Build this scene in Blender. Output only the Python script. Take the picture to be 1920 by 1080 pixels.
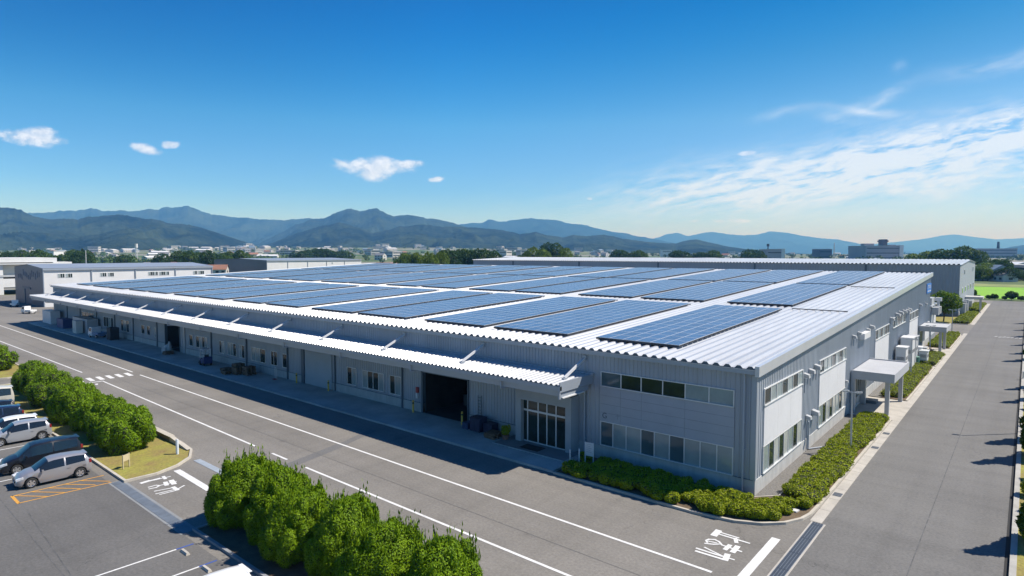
import bpy, math, random
import numpy as np
from mathutils import Vector, Matrix

SC = bpy.context.scene
for o in list(bpy.data.objects):
    bpy.data.objects.remove(o)
COL = SC.collection
rad = math.radians

# ------------------------------------------------------------------ camera
CAM = np.array((12.04, -36.65, 14.5))
RIGHT = np.array((0.7648, 0.6443, 0.0))
FWDH = np.array((-0.6443, 0.7648, 0.0))
cd = bpy.data.cameras.new('camera')
cam = bpy.data.objects.new('camera', cd)
COL.objects.link(cam)
cd.sensor_width = 36.0
cd.lens = 1150.1 / 1920 * 36
cd.clip_start = 0.5
cd.clip_end = 60000
pitch = math.atan(65 / 1150.1)
fw = Vector((FWDH[0] * math.cos(pitch), FWDH[1] * math.cos(pitch), -math.sin(pitch)))
rt = Vector(RIGHT)
upv = rt.cross(fw)
cam.matrix_world = Matrix(((rt.x, upv.x, -fw.x, CAM[0]), (rt.y, upv.y, -fw.y, CAM[1]),
                           (rt.z, upv.z, -fw.z, CAM[2]), (0, 0, 0, 1)))
SC.camera = cam

# ------------------------------------------------------------------ view / render
SC.view_settings.view_transform = 'Standard'
SC.view_settings.look = 'None'
SC.view_settings.gamma = 1
SC.view_settings.exposure = 0.7
SC.render.engine = 'CYCLES'
SC.cycles.use_denoising = True
SC.cycles.max_bounces = 6
SC.cycles.diffuse_bounces = 3
SC.cycles.glossy_bounces = 3
SC.cycles.transparent_max_bounces = 8
SC.cycles.volume_bounces = 0
SC.cycles.sample_clamp_indirect = 6

# ------------------------------------------------------------------ sun + sky
SUN_EL = rad(51.0)
sh = Vector((0.69, 0.72)).normalized()
SUN = Vector((sh.x * math.cos(SUN_EL), sh.y * math.cos(SUN_EL), math.sin(SUN_EL)))
ld = bpy.data.lights.new('sun', 'SUN')
ld.energy = 4.2
ld.angle = rad(0.5)
ld.color = (1.0, 0.955, 0.89)
lo = bpy.data.objects.new('sun', ld)
COL.objects.link(lo)
lo.rotation_euler = SUN.to_track_quat('Z', 'Y').to_euler()
lo.location = (60, 60, 120)

world = bpy.data.worlds.new('World')
SC.world = world
world.use_nodes = True


class NT:
    """small helper for node trees"""
    def __init__(s, tree):
        s.t = tree
        s.n = tree.nodes
        s.l = tree.links

    def new(s, typ, **kw):
        nd = s.n.new(typ)
        for k, v in kw.items():
            setattr(nd, k, v)
        return nd

    def put(s, sock, v):
        if hasattr(v, 'is_output'):
            s.l.new(v, sock)
        elif v is not None:
            sock.default_value = v

    def m(s, op, a, b=None, c=None, clamp=False):
        nd = s.n.new('ShaderNodeMath')
        nd.operation = op
        nd.use_clamp = clamp
        for i, v in enumerate((a, b, c)):
            if v is not None:
                s.put(nd.inputs[i], v)
        return nd.outputs[0]

    def vm(s, op, a, b=None):
        nd = s.n.new('ShaderNodeVectorMath')
        nd.operation = op
        s.put(nd.inputs[0], a)
        if b is not None:
            s.put(nd.inputs[1], b)
        return nd.outputs['Value'] if op in ('DOT_PRODUCT', 'LENGTH') else nd.outputs[0]

    def comb(s, x, y, z):
        nd = s.n.new('ShaderNodeCombineXYZ')
        for i, v in enumerate((x, y, z)):
            s.put(nd.inputs[i], v)
        return nd.outputs[0]

    def noise(s, vec, scale, detail=4, rough=0.55, dist=0.0):
        nd = s.n.new('ShaderNodeTexNoise')
        if vec is not None:
            s.l.new(vec, nd.inputs['Vector'])
        nd.inputs['Scale'].default_value = scale
        nd.inputs['Detail'].default_value = detail
        nd.inputs['Roughness'].default_value = rough
        nd.inputs['Distortion'].default_value = dist
        return nd.outputs['Fac']

    def mr(s, v, a, b, c=0.0, d=1.0, smooth=False):
        nd = s.n.new('ShaderNodeMapRange')
        nd.interpolation_type = 'SMOOTHSTEP' if smooth else 'LINEAR'
        s.put(nd.inputs[0], v)
        for i, x in enumerate((a, b, c, d)):
            nd.inputs[i + 1].default_value = x
        return nd.outputs[0]

    def mix(s, f, a, b, mode='MIX'):
        nd = s.n.new('ShaderNodeMix')
        nd.data_type = 'RGBA'
        nd.blend_type = mode
        s.put(nd.inputs[0], f)
        s.put(nd.inputs[6], a)
        s.put(nd.inputs[7], b)
        return nd.outputs[2]


def build_world():
    t = NT(world.node_tree)
    t.n.clear()
    out = t.new('ShaderNodeOutputWorld')
    bg = t.new('ShaderNodeBackground')
    sky = t.new('ShaderNodeTexSky', sky_type='NISHITA')
    sky.sun_disc = False
    sky.sun_elevation = SUN_EL
    sky.sun_rotation = math.atan2(sh.x, sh.y)
    sky.air_density = 1.0
    sky.dust_density = 0.1
    sky.ozone_density = 3.0
    sky.altitude = 100
    hs = t.new('ShaderNodeHueSaturation')
    hs.inputs['Saturation'].default_value = 1.5
    hs.inputs['Value'].default_value = 1.0
    t.l.new(sky.outputs[0], hs.inputs['Color'])
    skyc = hs.outputs[0]
    tc = t.new('ShaderNodeTexCoord')
    d = t.vm('NORMALIZE', tc.outputs['Generated'])
    sz = t.new('ShaderNodeSeparateXYZ')
    t.l.new(d, sz.inputs[0])
    rp = t.new('ShaderNodeValToRGB')
    t.l.new(sz.outputs[2], rp.inputs[0])
    els = rp.color_ramp.elements
    els[0].position, els[0].color = 0.0, (0.82, 1.0, 1.36, 1)
    els[1].position, els[1].color = 0.45, (0.22, 0.74, 1.08, 1)
    for pos, c_ in ((0.10, (0.90, 1.10, 1.42, 1)), (0.20, (1.45, 1.34, 1.38, 1)), (0.32, (0.75, 1.05, 1.26, 1))):
        e_ = els.new(pos)
        e_.color = c_
    skyc = t.mix(1.0, skyc, rp.outputs[0], 'MULTIPLY')
    # the sky pales towards the sun's side
    az = t.mr(t.vm('DOT_PRODUCT', d, (sh.x, sh.y, 0.0)), -0.62, 0.62)
    rz_ = t.new('ShaderNodeValToRGB')
    t.l.new(az, rz_.inputs[0])
    ez = rz_.color_ramp.elements
    ez[0].position, ez[0].color = 0.0, (0.55, 0.74, 0.80, 1)
    ez[1].position, ez[1].color = 1.0, (1.9, 0.98, 0.80, 1)
    em = ez.new(0.5)
    em.color = (1.15, 1.10, 1.06, 1)
    hi = t.mr(sz.outputs[2], 0.08, 0.28)
    skyc = t.mix(hi, skyc, t.mix(1.0, skyc, rz_.outputs[0], 'MULTIPLY'))
    df = t.vm('DOT_PRODUCT', d, tuple(FWDH))
    dr = t.vm('DOT_PRODUCT', d, tuple(RIGHT))
    sep = t.new('ShaderNodeSeparateXYZ')
    t.l.new(d, sep.inputs[0])
    dfc = t.m('MAXIMUM', df, 0.05)
    U = t.m('MULTIPLY_ADD', t.m('DIVIDE', dr, dfc), 1.15, 0.96)
    V = t.m('MULTIPLY_ADD', t.m('DIVIDE', sep.outputs[2], dfc), -1.15, 0.475)
    ok = t.mr(df, 0.15, 0.4)
    P = t.comb(U, V, 0.0)
    warp = t.new('ShaderNodeTexNoise')
    t.l.new(P, warp.inputs['Vector'])
    warp.inputs['Scale'].default_value = 7
    warp.inputs['Detail'].default_value = 3
    w = t.vm('SUBTRACT', warp.outputs['Color'], (0.5, 0.5, 0.5))

    def gauss(u0, v0, a, b, ang, wamt):
        """elongated bump on the dome, long axis a, short axis b"""
        q = t.vm('ADD', P, t.vm('MULTIPLY', w, (wamt, wamt, 0)))
        q = t.vm('SUBTRACT', q, (u0, v0, 0))
        c, s_ = math.cos(ang), math.sin(ang)
        x = t.m('DIVIDE', t.vm('DOT_PRODUCT', q, (c, s_, 0)), a)
        y = t.m('DIVIDE', t.vm('DOT_PRODUCT', q, (-s_, c, 0)), b)
        return t.m('ADD', t.m('MULTIPLY', x, x), t.m('MULTIPLY', y, y))

    # fair weather puffs
    fine = t.noise(t.vm('MULTIPLY', P, (1.0, 1.5, 1)), 42, 6, 0.6)
    alpha = None
    for (u, v, a, b, ang, k) in [
            (0.072, 0.262, 0.062, 0.017, 0.10, 1.0), (0.085, 0.252, 0.032, 0.012, 0.0, 1.0), (0.018, 0.256, 0.014, 0.006, 0.3, 0.8),
            (0.282, 0.284, 0.030, 0.011, 0.22, 1.0), (0.327, 0.274, 0.019, 0.008, -0.1, 1.0),
            (0.706, 0.316, 0.078, 0.017, 0.0, 1.0), (0.703, 0.327, 0.036, 0.017, 0.0, 1.0), (0.715, 0.305, 0.03, 0.012, 0, 1.0),
            (0.765, 0.312, 0.034, 0.009, -0.05, 1.0), (0.645, 0.312, 0.022, 0.006, 0.4, 0.8),
            (0.820, 0.339, 0.017, 0.006, -0.1, 0.9), (1.395, 0.289, 0.018, 0.006, -0.1, 0.7), (1.382, 0.415, 0.022, 0.004, 0, 0.6),
            (1.30, 0.417, 0.012, 0.003, 0, 0.5), (1.345, 0.417, 0.012, 0.003, 0, 0.5), (1.103, 0.373, 0.006, 0.003, 0, 0.5)]:
        q = gauss(u, v, a * 0.90, b * 0.88, ang, 0.014)
        f = t.m('ADD', t.m('SUBTRACT', 1.0, q), t.m('MULTIPLY', t.m('SUBTRACT', fine, 0.5), 2.6))
        al = t.m('MULTIPLY', t.mr(f, -0.55, 1.25, smooth=True), k)
        alpha = al if alpha is None else t.m('MAXIMUM', alpha, al)
    puff = t.m('MULTIPLY', alpha, 0.80)
    # cirrus: stretched noise under soft long bands
    c, s_ = math.cos(-0.22), math.sin(-0.22)
    qs = t.vm('ADD', P, t.vm('MULTIPLY', w, (0.05, 0.03, 0)))
    S = t.comb(t.vm('DOT_PRODUCT', qs, (c * 2.2, s_ * 2.2, 0)), t.vm('DOT_PRODUCT', qs, (-s_ * 11, c * 11, 0)), 0.0)
    st = t.noise(S, 2.6, 8, 0.66, 0.5)
    st2 = t.noise(S, 9.0, 8, 0.66, 0.3)
    stk = t.m('ADD', t.m('MULTIPLY', st, 0.55), t.m('MULTIPLY', st2, 0.45))
    tot = None
    for (u, v, a, b, ang, k, lo_, hi_) in [
            (1.82, 0.272, 0.46, 0.046, -0.16, 1.15, 0.40, 0.62), (1.58, 0.318, 0.30, 0.036, -0.10, 1.05, 0.40, 0.64),
            (1.98, 0.215, 0.22, 0.030, -0.22, 0.95, 0.41, 0.64), (1.44, 0.362, 0.22, 0.030, -0.05, 0.8, 0.40, 0.66),
            (1.90, 0.118, 0.14, 0.016, -0.20, 0.55, 0.34, 0.72), (1.63, 0.196, 0.050, 0.012, -0.5, 0.60, 0.32, 0.62),
            (1.62, 0.217, 0.070, 0.008, 0.12, 0.55, 0.32, 0.65), (1.47, 0.216, 0.045, 0.008, -0.15, 0.45, 0.34, 0.66),
            (1.67, 0.132, 0.016, 0.010, -0.6, 0.22, 0.3, 0.6), (1.565, 0.228, 0.03, 0.008, 0.15, 0.45, 0.32, 0.62),
            (1.75, 0.345, 0.40, 0.030, -0.06, 0.55, 0.36, 0.66), (1.66, 0.400, 0.46, 0.045, -0.03, 0.60, 0.15, 0.8)]:
        e = t.m('EXPONENT', t.m('MULTIPLY', gauss(u, v, a, b, ang, 0.05), -1.0))
        f = t.m('MULTIPLY', t.m('MULTIPLY', e, k), t.mr(stk, lo_, hi_))
        tot = f if tot is None else t.m('ADD', tot, f)
    cir = t.m('MULTIPLY', t.m('MINIMUM', tot, 0.78), 1.0)
    col = t.mix(t.m('MULTIPLY', cir, ok), skyc, (8.2, 9.2, 10.6, 1))
    pc = t.mix(t.mr(fine, 0.38, 0.62), (7.2, 7.9, 9.6, 1), (9.6, 10.3, 11.8, 1))
    col = t.mix(t.m('MULTIPLY', puff, ok), col, pc)
    t.l.new(col, bg.inputs[0])
    bg.inputs[1].default_value = 0.068
    t.l.new(bg.outputs[0], out.inputs[0])


build_world()

# ------------------------------------------------------------------ mesh helpers


class MB:
    """collects faces for ONE mesh"""
    def __init__(s):
        s.v = []
        s.f = []
        s.mi = []

    def quad(s, a, b, c, d, m=0):
        n = len(s.v)
        s.v += [tuple(a), tuple(b), tuple(c), tuple(d)]
        s.f.append((n, n + 1, n + 2, n + 3))
        s.mi.append(m)
        return s

    def poly(s, pts, m=0):
        n = len(s.v)
        s.v += [tuple(p) for p in pts]
        s.f.append(tuple(range(n, n + len(pts))))
        s.mi.append(m)
        return s

    def box(s, x0, y0, z0, x1, y1, z1, m=0):
        x0, x1 = min(x0, x1), max(x0, x1)
        y0, y1 = min(y0, y1), max(y0, y1)
        z0, z1 = min(z0, z1), max(z0, z1)
        n = len(s.v)
        s.v += [(x0, y0, z0), (x1, y0, z0), (x1, y1, z0), (x0, y1, z0), (x0, y0, z1), (x1, y0, z1), (x1, y1, z1), (x0, y1, z1)]
        for f in ((0, 3, 2, 1), (4, 5, 6, 7), (0, 1, 5, 4), (1, 2, 6, 5), (2, 3, 7, 6), (3, 0, 4, 7)):
            s.f.append(tuple(n + i for i in f))
            s.mi.append(m)
        return s

    def prism(s, pts, z0, z1, m=0):
        """vertical prism over a counter-clockwise outline"""
        k = len(pts)
        s.poly([(p[0], p[1], z1) for p in pts], m)
        s.poly([(p[0], p[1], z0) for p in reversed(pts)], m)
        for i in range(k):
            a, b = pts[i], pts[(i + 1) % k]
            s.quad((a[0], a[1], z0), (b[0], b[1], z0), (b[0], b[1], z1), (a[0], a[1], z1), m)
        return s

    def tube(s, p0, p1, r0, r1=None, n=8, m=0, cap=True):
        r1 = r0 if r1 is None else r1
        p0, p1 = Vector(p0), Vector(p1)
        d = (p1 - p0).normalized()
        a = d.cross(Vector((0, 0, 1)) if abs(d.z) < 0.9 else Vector((1, 0, 0))).normalized()
        b = d.cross(a)
        k = len(s.v)
        for p, r in ((p0, r0), (p1, r1)):
            for i in range(n):
                t = 2 * math.pi * i / n
                s.v.append(tuple(p + (a * math.cos(t) + b * math.sin(t)) * r))
        for i in range(n):
            j = (i + 1) % n
            s.f.append((k + i, k + j, k + n + j, k + n + i))
            s.mi.append(m)
        if cap:
            s.f.append(tuple(k + i for i in reversed(range(n))))
            s.mi.append(m)
            s.f.append(tuple(k + n + i for i in range(n)))
            s.mi.append(m)
        return s

    def path(s, pts, r, n=6, m=0):
        for a, b in zip(pts, pts[1:]):
            s.tube(a, b, r, r, n, m)
        return s

    def obox(s, c, ax, ay, az, m=0):
        """box with half-axis vectors"""
        c, ax, ay, az = Vector(c), Vector(ax), Vector(ay), Vector(az)
        n = len(s.v)
        for sz in (-1, 1):
            for sx, sy in ((-1, -1), (1, -1), (1, 1), (-1, 1)):
                s.v.append(tuple(c + ax * sx + ay * sy + az * sz))
        for f in ((0, 3, 2, 1), (4, 5, 6, 7), (0, 1, 5, 4), (1, 2, 6, 5), (2, 3, 7, 6), (3, 0, 4, 7)):
            s.f.append(tuple(n + i for i in f))
            s.mi.append(m)
        return s

    def bar(s, p0, p1, w, h, m=0):
        p0, p1 = Vector(p0), Vector(p1)
        d = p1 - p0
        dn = d.normalized()
        a = dn.cross(Vector((0, 0, 1)) if abs(dn.z) < 0.95 else Vector((1, 0, 0))).normalized()
        b = a.cross(dn)
        return s.obox((p0 + p1) / 2, d / 2, a * w / 2, b * h / 2, m)

    def mesh(s, name, mats, off=(0, 0, 0), smooth=None):
        me = bpy.data.meshes.new(name)
        vs = np.array(s.v, dtype=np.float64).reshape(-1, 3) - np.array(off)
        me.from_pydata(vs.tolist(), [], s.f)
        if not isinstance(mats, (list, tuple)):
            mats = [mats]
        for m in mats:
            me.materials.append(m)
        if len(mats) > 1:
            me.polygons.foreach_set('material_index', s.mi)
        if smooth is not None:
            me.polygons.foreach_set('use_smooth', [True] * len(me.polygons))
            me.set_sharp_from_angle(angle=rad(smooth))
        me.update()
        return me

    def build(s, name, mats, parent=None, world=True, smooth=None):
        """link as one object; coordinates are in the world unless world=False (then in the parent's own space)"""
        off = (0, 0, 0)
        if parent is not None and world:
            off = abs_loc(parent)
        o = bpy.data.objects.new(name, s.mesh(name, mats, off, smooth))
        COL.objects.link(o)
        if parent is not None:
            o.parent = parent
        return o


def abs_loc(o):
    v = Vector((0, 0, 0))
    while o is not None:
        v += o.location
        o = o.parent
    return tuple(v)


def tag(o, label=None, cat=None, group=None, kind=None):
    if label:
        o['label'] = label
    if cat:
        o['category'] = cat
    if group:
        o['group'] = group
    if kind:
        o['kind'] = kind
    return o


def thing(name, label, cat, loc=(0, 0, 0), rz=0.0, group=None):
    o = bpy.data.objects.new(name, None)
    o.empty_display_size = 0.3
    COL.objects.link(o)
    o.location = loc
    o.rotation_euler = (0, 0, rz)
    return tag(o, label, cat, group)


def struct(o):
    o['kind'] = 'structure'
    return o


def copy_tree(o, loc=None, rz=None, scale=None, label=None, parent=None):
    c = o.copy()
    COL.objects.link(c)
    if parent is not None:
        c.parent = parent
    if loc is not None:
        c.location = loc
    if rz is not None:
        c.rotation_euler = (0, 0, rz)
    if scale is not None:
        c.scale = scale
    if label:
        c['label'] = label
    for ch in list(o.children):
        copy_tree(ch, parent=c)
    return c


ORD = ['first', 'second', 'third', 'fourth', 'fifth', 'sixth', 'seventh', 'eighth', 'ninth', 'tenth', 'eleventh', 'twelfth',
       'thirteenth', 'fourteenth', 'fifteenth', 'sixteenth']

# ------------------------------------------------------------------ materials
MATS = {}


def mat(name, col, rough=0.7, metal=0.0, var=0.0, vscale=1.0, var2=0.0, v2scale=20.0, bump=0.0, bscale=40.0, spec=None, stretch=None, coat=0.0, col2=None):
    if name in MATS:
        return MATS[name]
    m = bpy.data.materials.new(name)
    m.use_nodes = True
    t = NT(m.node_tree)
    b = t.n['Principled BSDF']
    b.inputs['Roughness'].default_value = rough
    b.inputs['Metallic'].default_value = metal
    if spec is not None:
        b.inputs['Specular IOR Level'].default_value = spec
    if coat:
        b.inputs['Coat Weight'].default_value = coat
        b.inputs['Coat Roughness'].default_value = 0.08
    c = tuple(col) + (1,)
    if var or var2 or bump:
        tc = t.new('ShaderNodeTexCoord')
        vec = tc.outputs['Object']
        if stretch:
            vec = t.vm('MULTIPLY', vec, stretch)
        cur = c
        if var:
            n1 = t.noise(vec, vscale, 5, 0.6)
            dark = tuple(x * (1 - var) for x in col) + (1,) if col2 is None else tuple(col2) + (1,)
            lite = tuple(min(1, x * (1 + var)) for x in col) + (1,)
            cur = t.mix(t.mr(n1, 0.3, 0.7), dark, lite)
        if var2:
            n2 = t.noise(vec, v2scale, 3, 0.7)
            cur = t.mix(t.mr(n2, 0.25, 0.75), cur, t.mix(1.0, cur, (1 - var2, 1 - var2, 1 - var2, 1), 'MULTIPLY'))
        t.put(b.inputs['Base Color'], cur)
        if bump:
            bn = t.new('ShaderNodeBump')
            bn.inputs['Strength'].default_value = bump
            bn.inputs['Distance'].default_value = 0.02
            t.l.new(t.noise(vec, bscale, 3, 0.6), bn.inputs['Height'])
            t.l.new(bn.outputs[0], b.inputs['Normal'])
    else:
        b.inputs['Base Color'].default_value = c
    MATS[name] = m
    return m


def leafmat(name, dark, lite, rough=0.55, transl=0.25):
    m = bpy.data.materials.new(name)
    m.use_nodes = True
    t = NT(m.node_tree)
    b = t.n['Principled BSDF']
    g = t.new('ShaderNodeNewGeometry')
    tc = t.new('ShaderNodeTexCoord')
    n = t.noise(tc.outputs['Object'], 1.3, 3, 0.6)
    f = t.m('ADD', t.m('MULTIPLY', g.outputs['Random Per Island'], 0.65), t.m('MULTIPLY', t.mr(n, 0.3, 0.7), 0.35))
    c = t.mix(f, tuple(dark) + (1,), tuple(lite) + (1,))
    t.l.new(c, b.inputs['Base Color'])
    b.inputs['Roughness'].default_value = rough
    b.inputs['Specular IOR Level'].default_value = 0.08
    if transl:
        tr = t.new('ShaderNodeBsdfTranslucent')
        t.l.new(t.mix(1.0, c, (1.0, 1.15, 0.6, 1), 'MULTIPLY'), tr.inputs[0])
        mx = t.new('ShaderNodeMixShader')
        mx.inputs[0].default_value = transl
        t.l.new(b.outputs[0], mx.inputs[1])
        t.l.new(tr.outputs[0], mx.inputs[2])
        t.l.new(mx.outputs[0], t.n['Material Output'].inputs[0])
    MATS[name] = m
    return m



def asphalt_mat(name, col):
    m = bpy.data.materials.new(name)
    m.use_nodes = True
    t = NT(m.node_tree)
    b = t.n['Principled BSDF']
    b.inputs['Roughness'].default_value = 0.9
    o = t.new('ShaderNodeTexCoord').outputs['Object']
    c = tuple(col) + (1,)

    def mul(cur, f, k):
        return t.mix(f, cur, t.mix(1.0, cur, (k, k, k, 1), 'MULTIPLY'))
    cur = mul(c, t.mr(t.noise(o, 0.10, 6, 0.62), 0.38, 0.66), 0.80)
    # worn tracks run with the two roads
    sx = t.vm('MULTIPLY', o, (0.012, 0.55, 1.0))
    cur = mul(cur, t.m('MULTIPLY', t.mr(t.noise(sx, 1.0, 4, 0.6), 0.45, 0.72), 0.8), 0.84)
    sy = t.vm('MULTIPLY', o, (0.8, 0.014, 1.0))
    cur = mul(cur, t.m('MULTIPLY', t.mr(t.noise(sy, 1.0, 4, 0.6), 0.45, 0.72), 0.7), 0.84)
    # stains and repairs
    cur = mul(cur, t.mr(t.noise(o, 0.45, 4, 0.5), 0.66, 0.76), 0.80)
    # aggregate
    cur = mul(cur, t.mr(t.noise(o, 7.0, 4, 0.75), 0.30, 0.72), 0.62)
    # fine cracks
    v = t.new('ShaderNodeTexVoronoi')
    v.feature = 'DISTANCE_TO_EDGE'
    v.inputs['Scale'].default_value = 0.16
    wv = t.vm('ADD', o, t.vm('MULTIPLY', t.comb(t.noise(o, 0.5, 4), t.noise(t.vm('ADD', o, (31, 7, 0)), 0.5, 4), 0.0), (5.0, 5.0, 0)))
    t.l.new(wv, v.inputs['Vector'])
    crack = t.m('MULTIPLY', t.m('LESS_THAN', v.outputs['Distance'], 0.0035), t.mr(t.noise(o, 0.06, 3), 0.50, 0.60))
    cur = mul(cur, t.m('MULTIPLY', crack, 0.6), 0.55)
    t.l.new(cur, b.inputs['Base Color'])
    MATS[name] = m
    return m


ASPH = asphalt_mat('asphalt', (0.250, 0.234, 0.208))
ASPH2 = asphalt_mat('asphalt_lot', (0.168, 0.163, 0.155))
ASPH3 = asphalt_mat('asphalt_side', (0.195, 0.190, 0.180))
PATCH = mat('asphalt_patch', (0.165, 0.162, 0.157), 0.9, var=0.08, vscale=0.6, var2=0.35, v2scale=9.0)
SEAM = mat('asphalt_seam', (0.10, 0.10, 0.10), 0.9, var=0.4, vscale=2)
PAINT = mat('road_paint', (0.76, 0.76, 0.74), 0.75, var=0.10, vscale=1.2, var2=0.30, v2scale=9)
YPAINT = mat('yellow_paint', (0.72, 0.36, 0.06), 0.75, var=0.08, vscale=2.0, var2=0.4, v2scale=12)
BPAINT = mat('blue_paint', (0.04, 0.09, 0.33), 0.75)
CONC = mat('concrete', (0.46, 0.43, 0.38), 0.9, var=0.14, vscale=0.7, var2=0.2, v2scale=12, bump=0.2)
CONCW = mat('concrete_base', (0.47, 0.47, 0.455), 0.9, var=0.14, vscale=1.1, stretch=(1, 1, 0.3), var2=0.16, v2scale=5)
PLAT = mat('concrete_platform', (0.46, 0.46, 0.43), 0.9, var=0.22, vscale=0.35, var2=0.2, v2scale=8)
KERB = mat('kerb_stone', (0.50, 0.46, 0.39), 0.9, var=0.14, vscale=1.2, var2=0.2, v2scale=14)
DKERB = mat('kerb_dark', (0.12, 0.11, 0.10), 0.9, var=0.2, vscale=1.2)
TILE = mat('porch_tile', (0.22, 0.22, 0.215), 0.8, var=0.1, vscale=1)
DRAIN = mat('drain_steel', (0.15, 0.175, 0.205), 0.6, 0.2, var=0.18, vscale=1.5)
GRATE = mat('grate_iron', (0.06, 0.075, 0.10), 0.5, 0.4)
SOIL = mat('soil', (0.16, 0.115, 0.07), 0.95, var=0.3, vscale=1.2, var2=0.4, v2scale=14)
GRAVEL = mat('gravel', (0.225, 0.215, 0.20), 0.95, var=0.1, vscale=0.5, var2=0.65, v2scale=11, bump=1.0, bscale=14)
GRASS = mat('grass', (0.27, 0.27, 0.045), 0.95, var=0.3, vscale=0.6, var2=0.5, v2scale=7, col2=(0.30, 0.215, 0.075))
WALL = mat('wall_metal', (0.355, 0.39, 0.435), 0.5, 0.15, var=0.09, vscale=0.9, stretch=(1.0, 1.0, 0.07), var2=0.10, v2scale=0.35, spec=0.5)
HWALL = mat('house_wall_pale', (0.50, 0.49, 0.47), 0.8, var=0.08, vscale=0.2)
WALL_SHADE = mat('wall_metal_shade', (0.085, 0.10, 0.135), 0.45, 0.0, var=0.06, vscale=0.3)  # hall end walls, darkened so the gable's shade is in the colour
SMOOTH = mat('wall_panel', (0.36, 0.38, 0.42), 0.6, var=0.05, vscale=0.8)
WPANEL = mat('white_panel', (0.66, 0.66, 0.67), 0.6, var=0.05, vscale=0.4, var2=0.05, v2scale=3)
TRIM = mat('trim_metal', (0.34, 0.38, 0.43), 0.4, 0.2, var=0.06, vscale=0.5)
DTRIM = mat('pilaster_metal', (0.085, 0.12, 0.15), 0.5)
PIPE = mat('pipe_metal', (0.36, 0.40, 0.45), 0.4, 0.1)
ROOF = mat('roof_metal', (0.505, 0.52, 0.545), 0.36, 0.15, var=0.10, vscale=0.35, stretch=(1.0, 0.10, 1.0), var2=0.14, v2scale=2.2)
FLASH = mat('roof_flashing', (0.58, 0.60, 0.63), 0.3, 0.3, var=0.06, vscale=0.3)
FRAME = mat('window_frame', (0.66, 0.67, 0.67), 0.4, 0.2)
GLASS = mat('window_glass', (0.022, 0.034, 0.030), 0.06, spec=0.5, var=0.5, vscale=0.35)
BLIND = mat('window_blind', (0.27, 0.32, 0.32), 0.12, spec=0.7, var=0.14, vscale=0.7)
BLINDW = mat('window_blind_white', (0.42, 0.44, 0.42), 0.2, spec=0.5, var=0.15, vscale=0.8)
GLASS2 = mat('window_glass_mid', (0.060, 0.105, 0.120), 0.08, spec=0.5, var=0.2, vscale=0.5)
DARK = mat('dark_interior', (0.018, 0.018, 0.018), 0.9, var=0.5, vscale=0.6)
WHITE = mat('white_paint', (0.64, 0.64, 0.64), 0.45, var=0.05, vscale=0.8)
LGREY = mat('light_grey_paint', (0.42, 0.43, 0.44), 0.45, var=0.05, vscale=0.8)
YELLOW = mat('bollard_yellow', (0.75, 0.50, 0.08), 0.6)
SHUT = mat('roller_shutter', (0.40, 0.42, 0.44), 0.5, var=0.04, vscale=1)
BLUE = mat('sign_blue', (0.03, 0.17, 0.52), 0.5)
NAVY = mat('navy_paint', (0.03, 0.05, 0.16), 0.5)
RED = mat('red_paint', (0.35, 0.05, 0.04), 0.5)
WOOD = mat('pallet_wood', (0.17, 0.105, 0.06), 0.85, var=0.35, vscale=2)
WOODL = mat('pallet_wood_pale', (0.36, 0.25, 0.14), 0.85, var=0.25, vscale=2)
TYRE = mat('tyre_rubber', (0.02, 0.02, 0.02), 0.85)
RIM = mat('wheel_rim', (0.55, 0.55, 0.56), 0.3, 0.7)
CARGL = mat('car_glass', (0.012, 0.016, 0.02), 0.05, spec=0.9)
LAMPG = mat('lamp_glass', (0.75, 0.77, 0.80), 0.12, spec=0.8)
TAILR = mat('tail_lamp', (0.26, 0.012, 0.012), 0.2, spec=0.7)
BLACKP = mat('black_plastic', (0.02, 0.02, 0.022), 0.6)
TRUNK = mat('bark', (0.10, 0.075, 0.05), 0.95, var=0.3, vscale=3)
CROWN_SHADE = mat('twig', (0.026, 0.032, 0.012), 0.95)  # for crown cores: inner shade painted as a dark colour
POLEM = mat('pole_steel', (0.42, 0.45, 0.48), 0.35, 0.4)
PANFR = mat('panel_frame', (0.72, 0.74, 0.77), 0.4, 0.4)
RACK = mat('rack_dark', (0.035, 0.04, 0.05), 0.7)
REDB = mat('brown_roof', (0.24, 0.12, 0.08), 0.8, var=0.15, vscale=0.3)
GREYR = mat('grey_tile_roof', (0.16, 0.165, 0.18), 0.7, var=0.15, vscale=0.3)
CREAM = mat('cream_wall', (0.62, 0.59, 0.52), 0.8, var=0.08, vscale=0.2)
PALE = mat('pale_wall', (0.66, 0.66, 0.65), 0.8, var=0.08, vscale=0.2)
GREENP = mat('green_paint', (0.06, 0.19, 0.14), 0.5)

LEAF_H = leafmat('hedge_leaf', (0.038, 0.098, 0.004), (0.205, 0.320, 0.010), transl=0.02)
LEAF_A = leafmat('azalea_leaf', (0.150, 0.200, 0.007), (0.37, 0.41, 0.022), transl=0.12)
LEAF_T = leafmat('tree_leaf', (0.035, 0.075, 0.014), (0.095, 0.150, 0.030))
LEAF_D = leafmat('dark_tree_leaf', (0.020, 0.050, 0.014), (0.060, 0.105, 0.026))
LEAF_L = leafmat('light_tree_leaf', (0.080, 0.135, 0.015), (0.190, 0.245, 0.035))
LEAF_Y = leafmat('maple_leaf', (0.075, 0.150, 0.012), (0.200, 0.270, 0.025))


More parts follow.
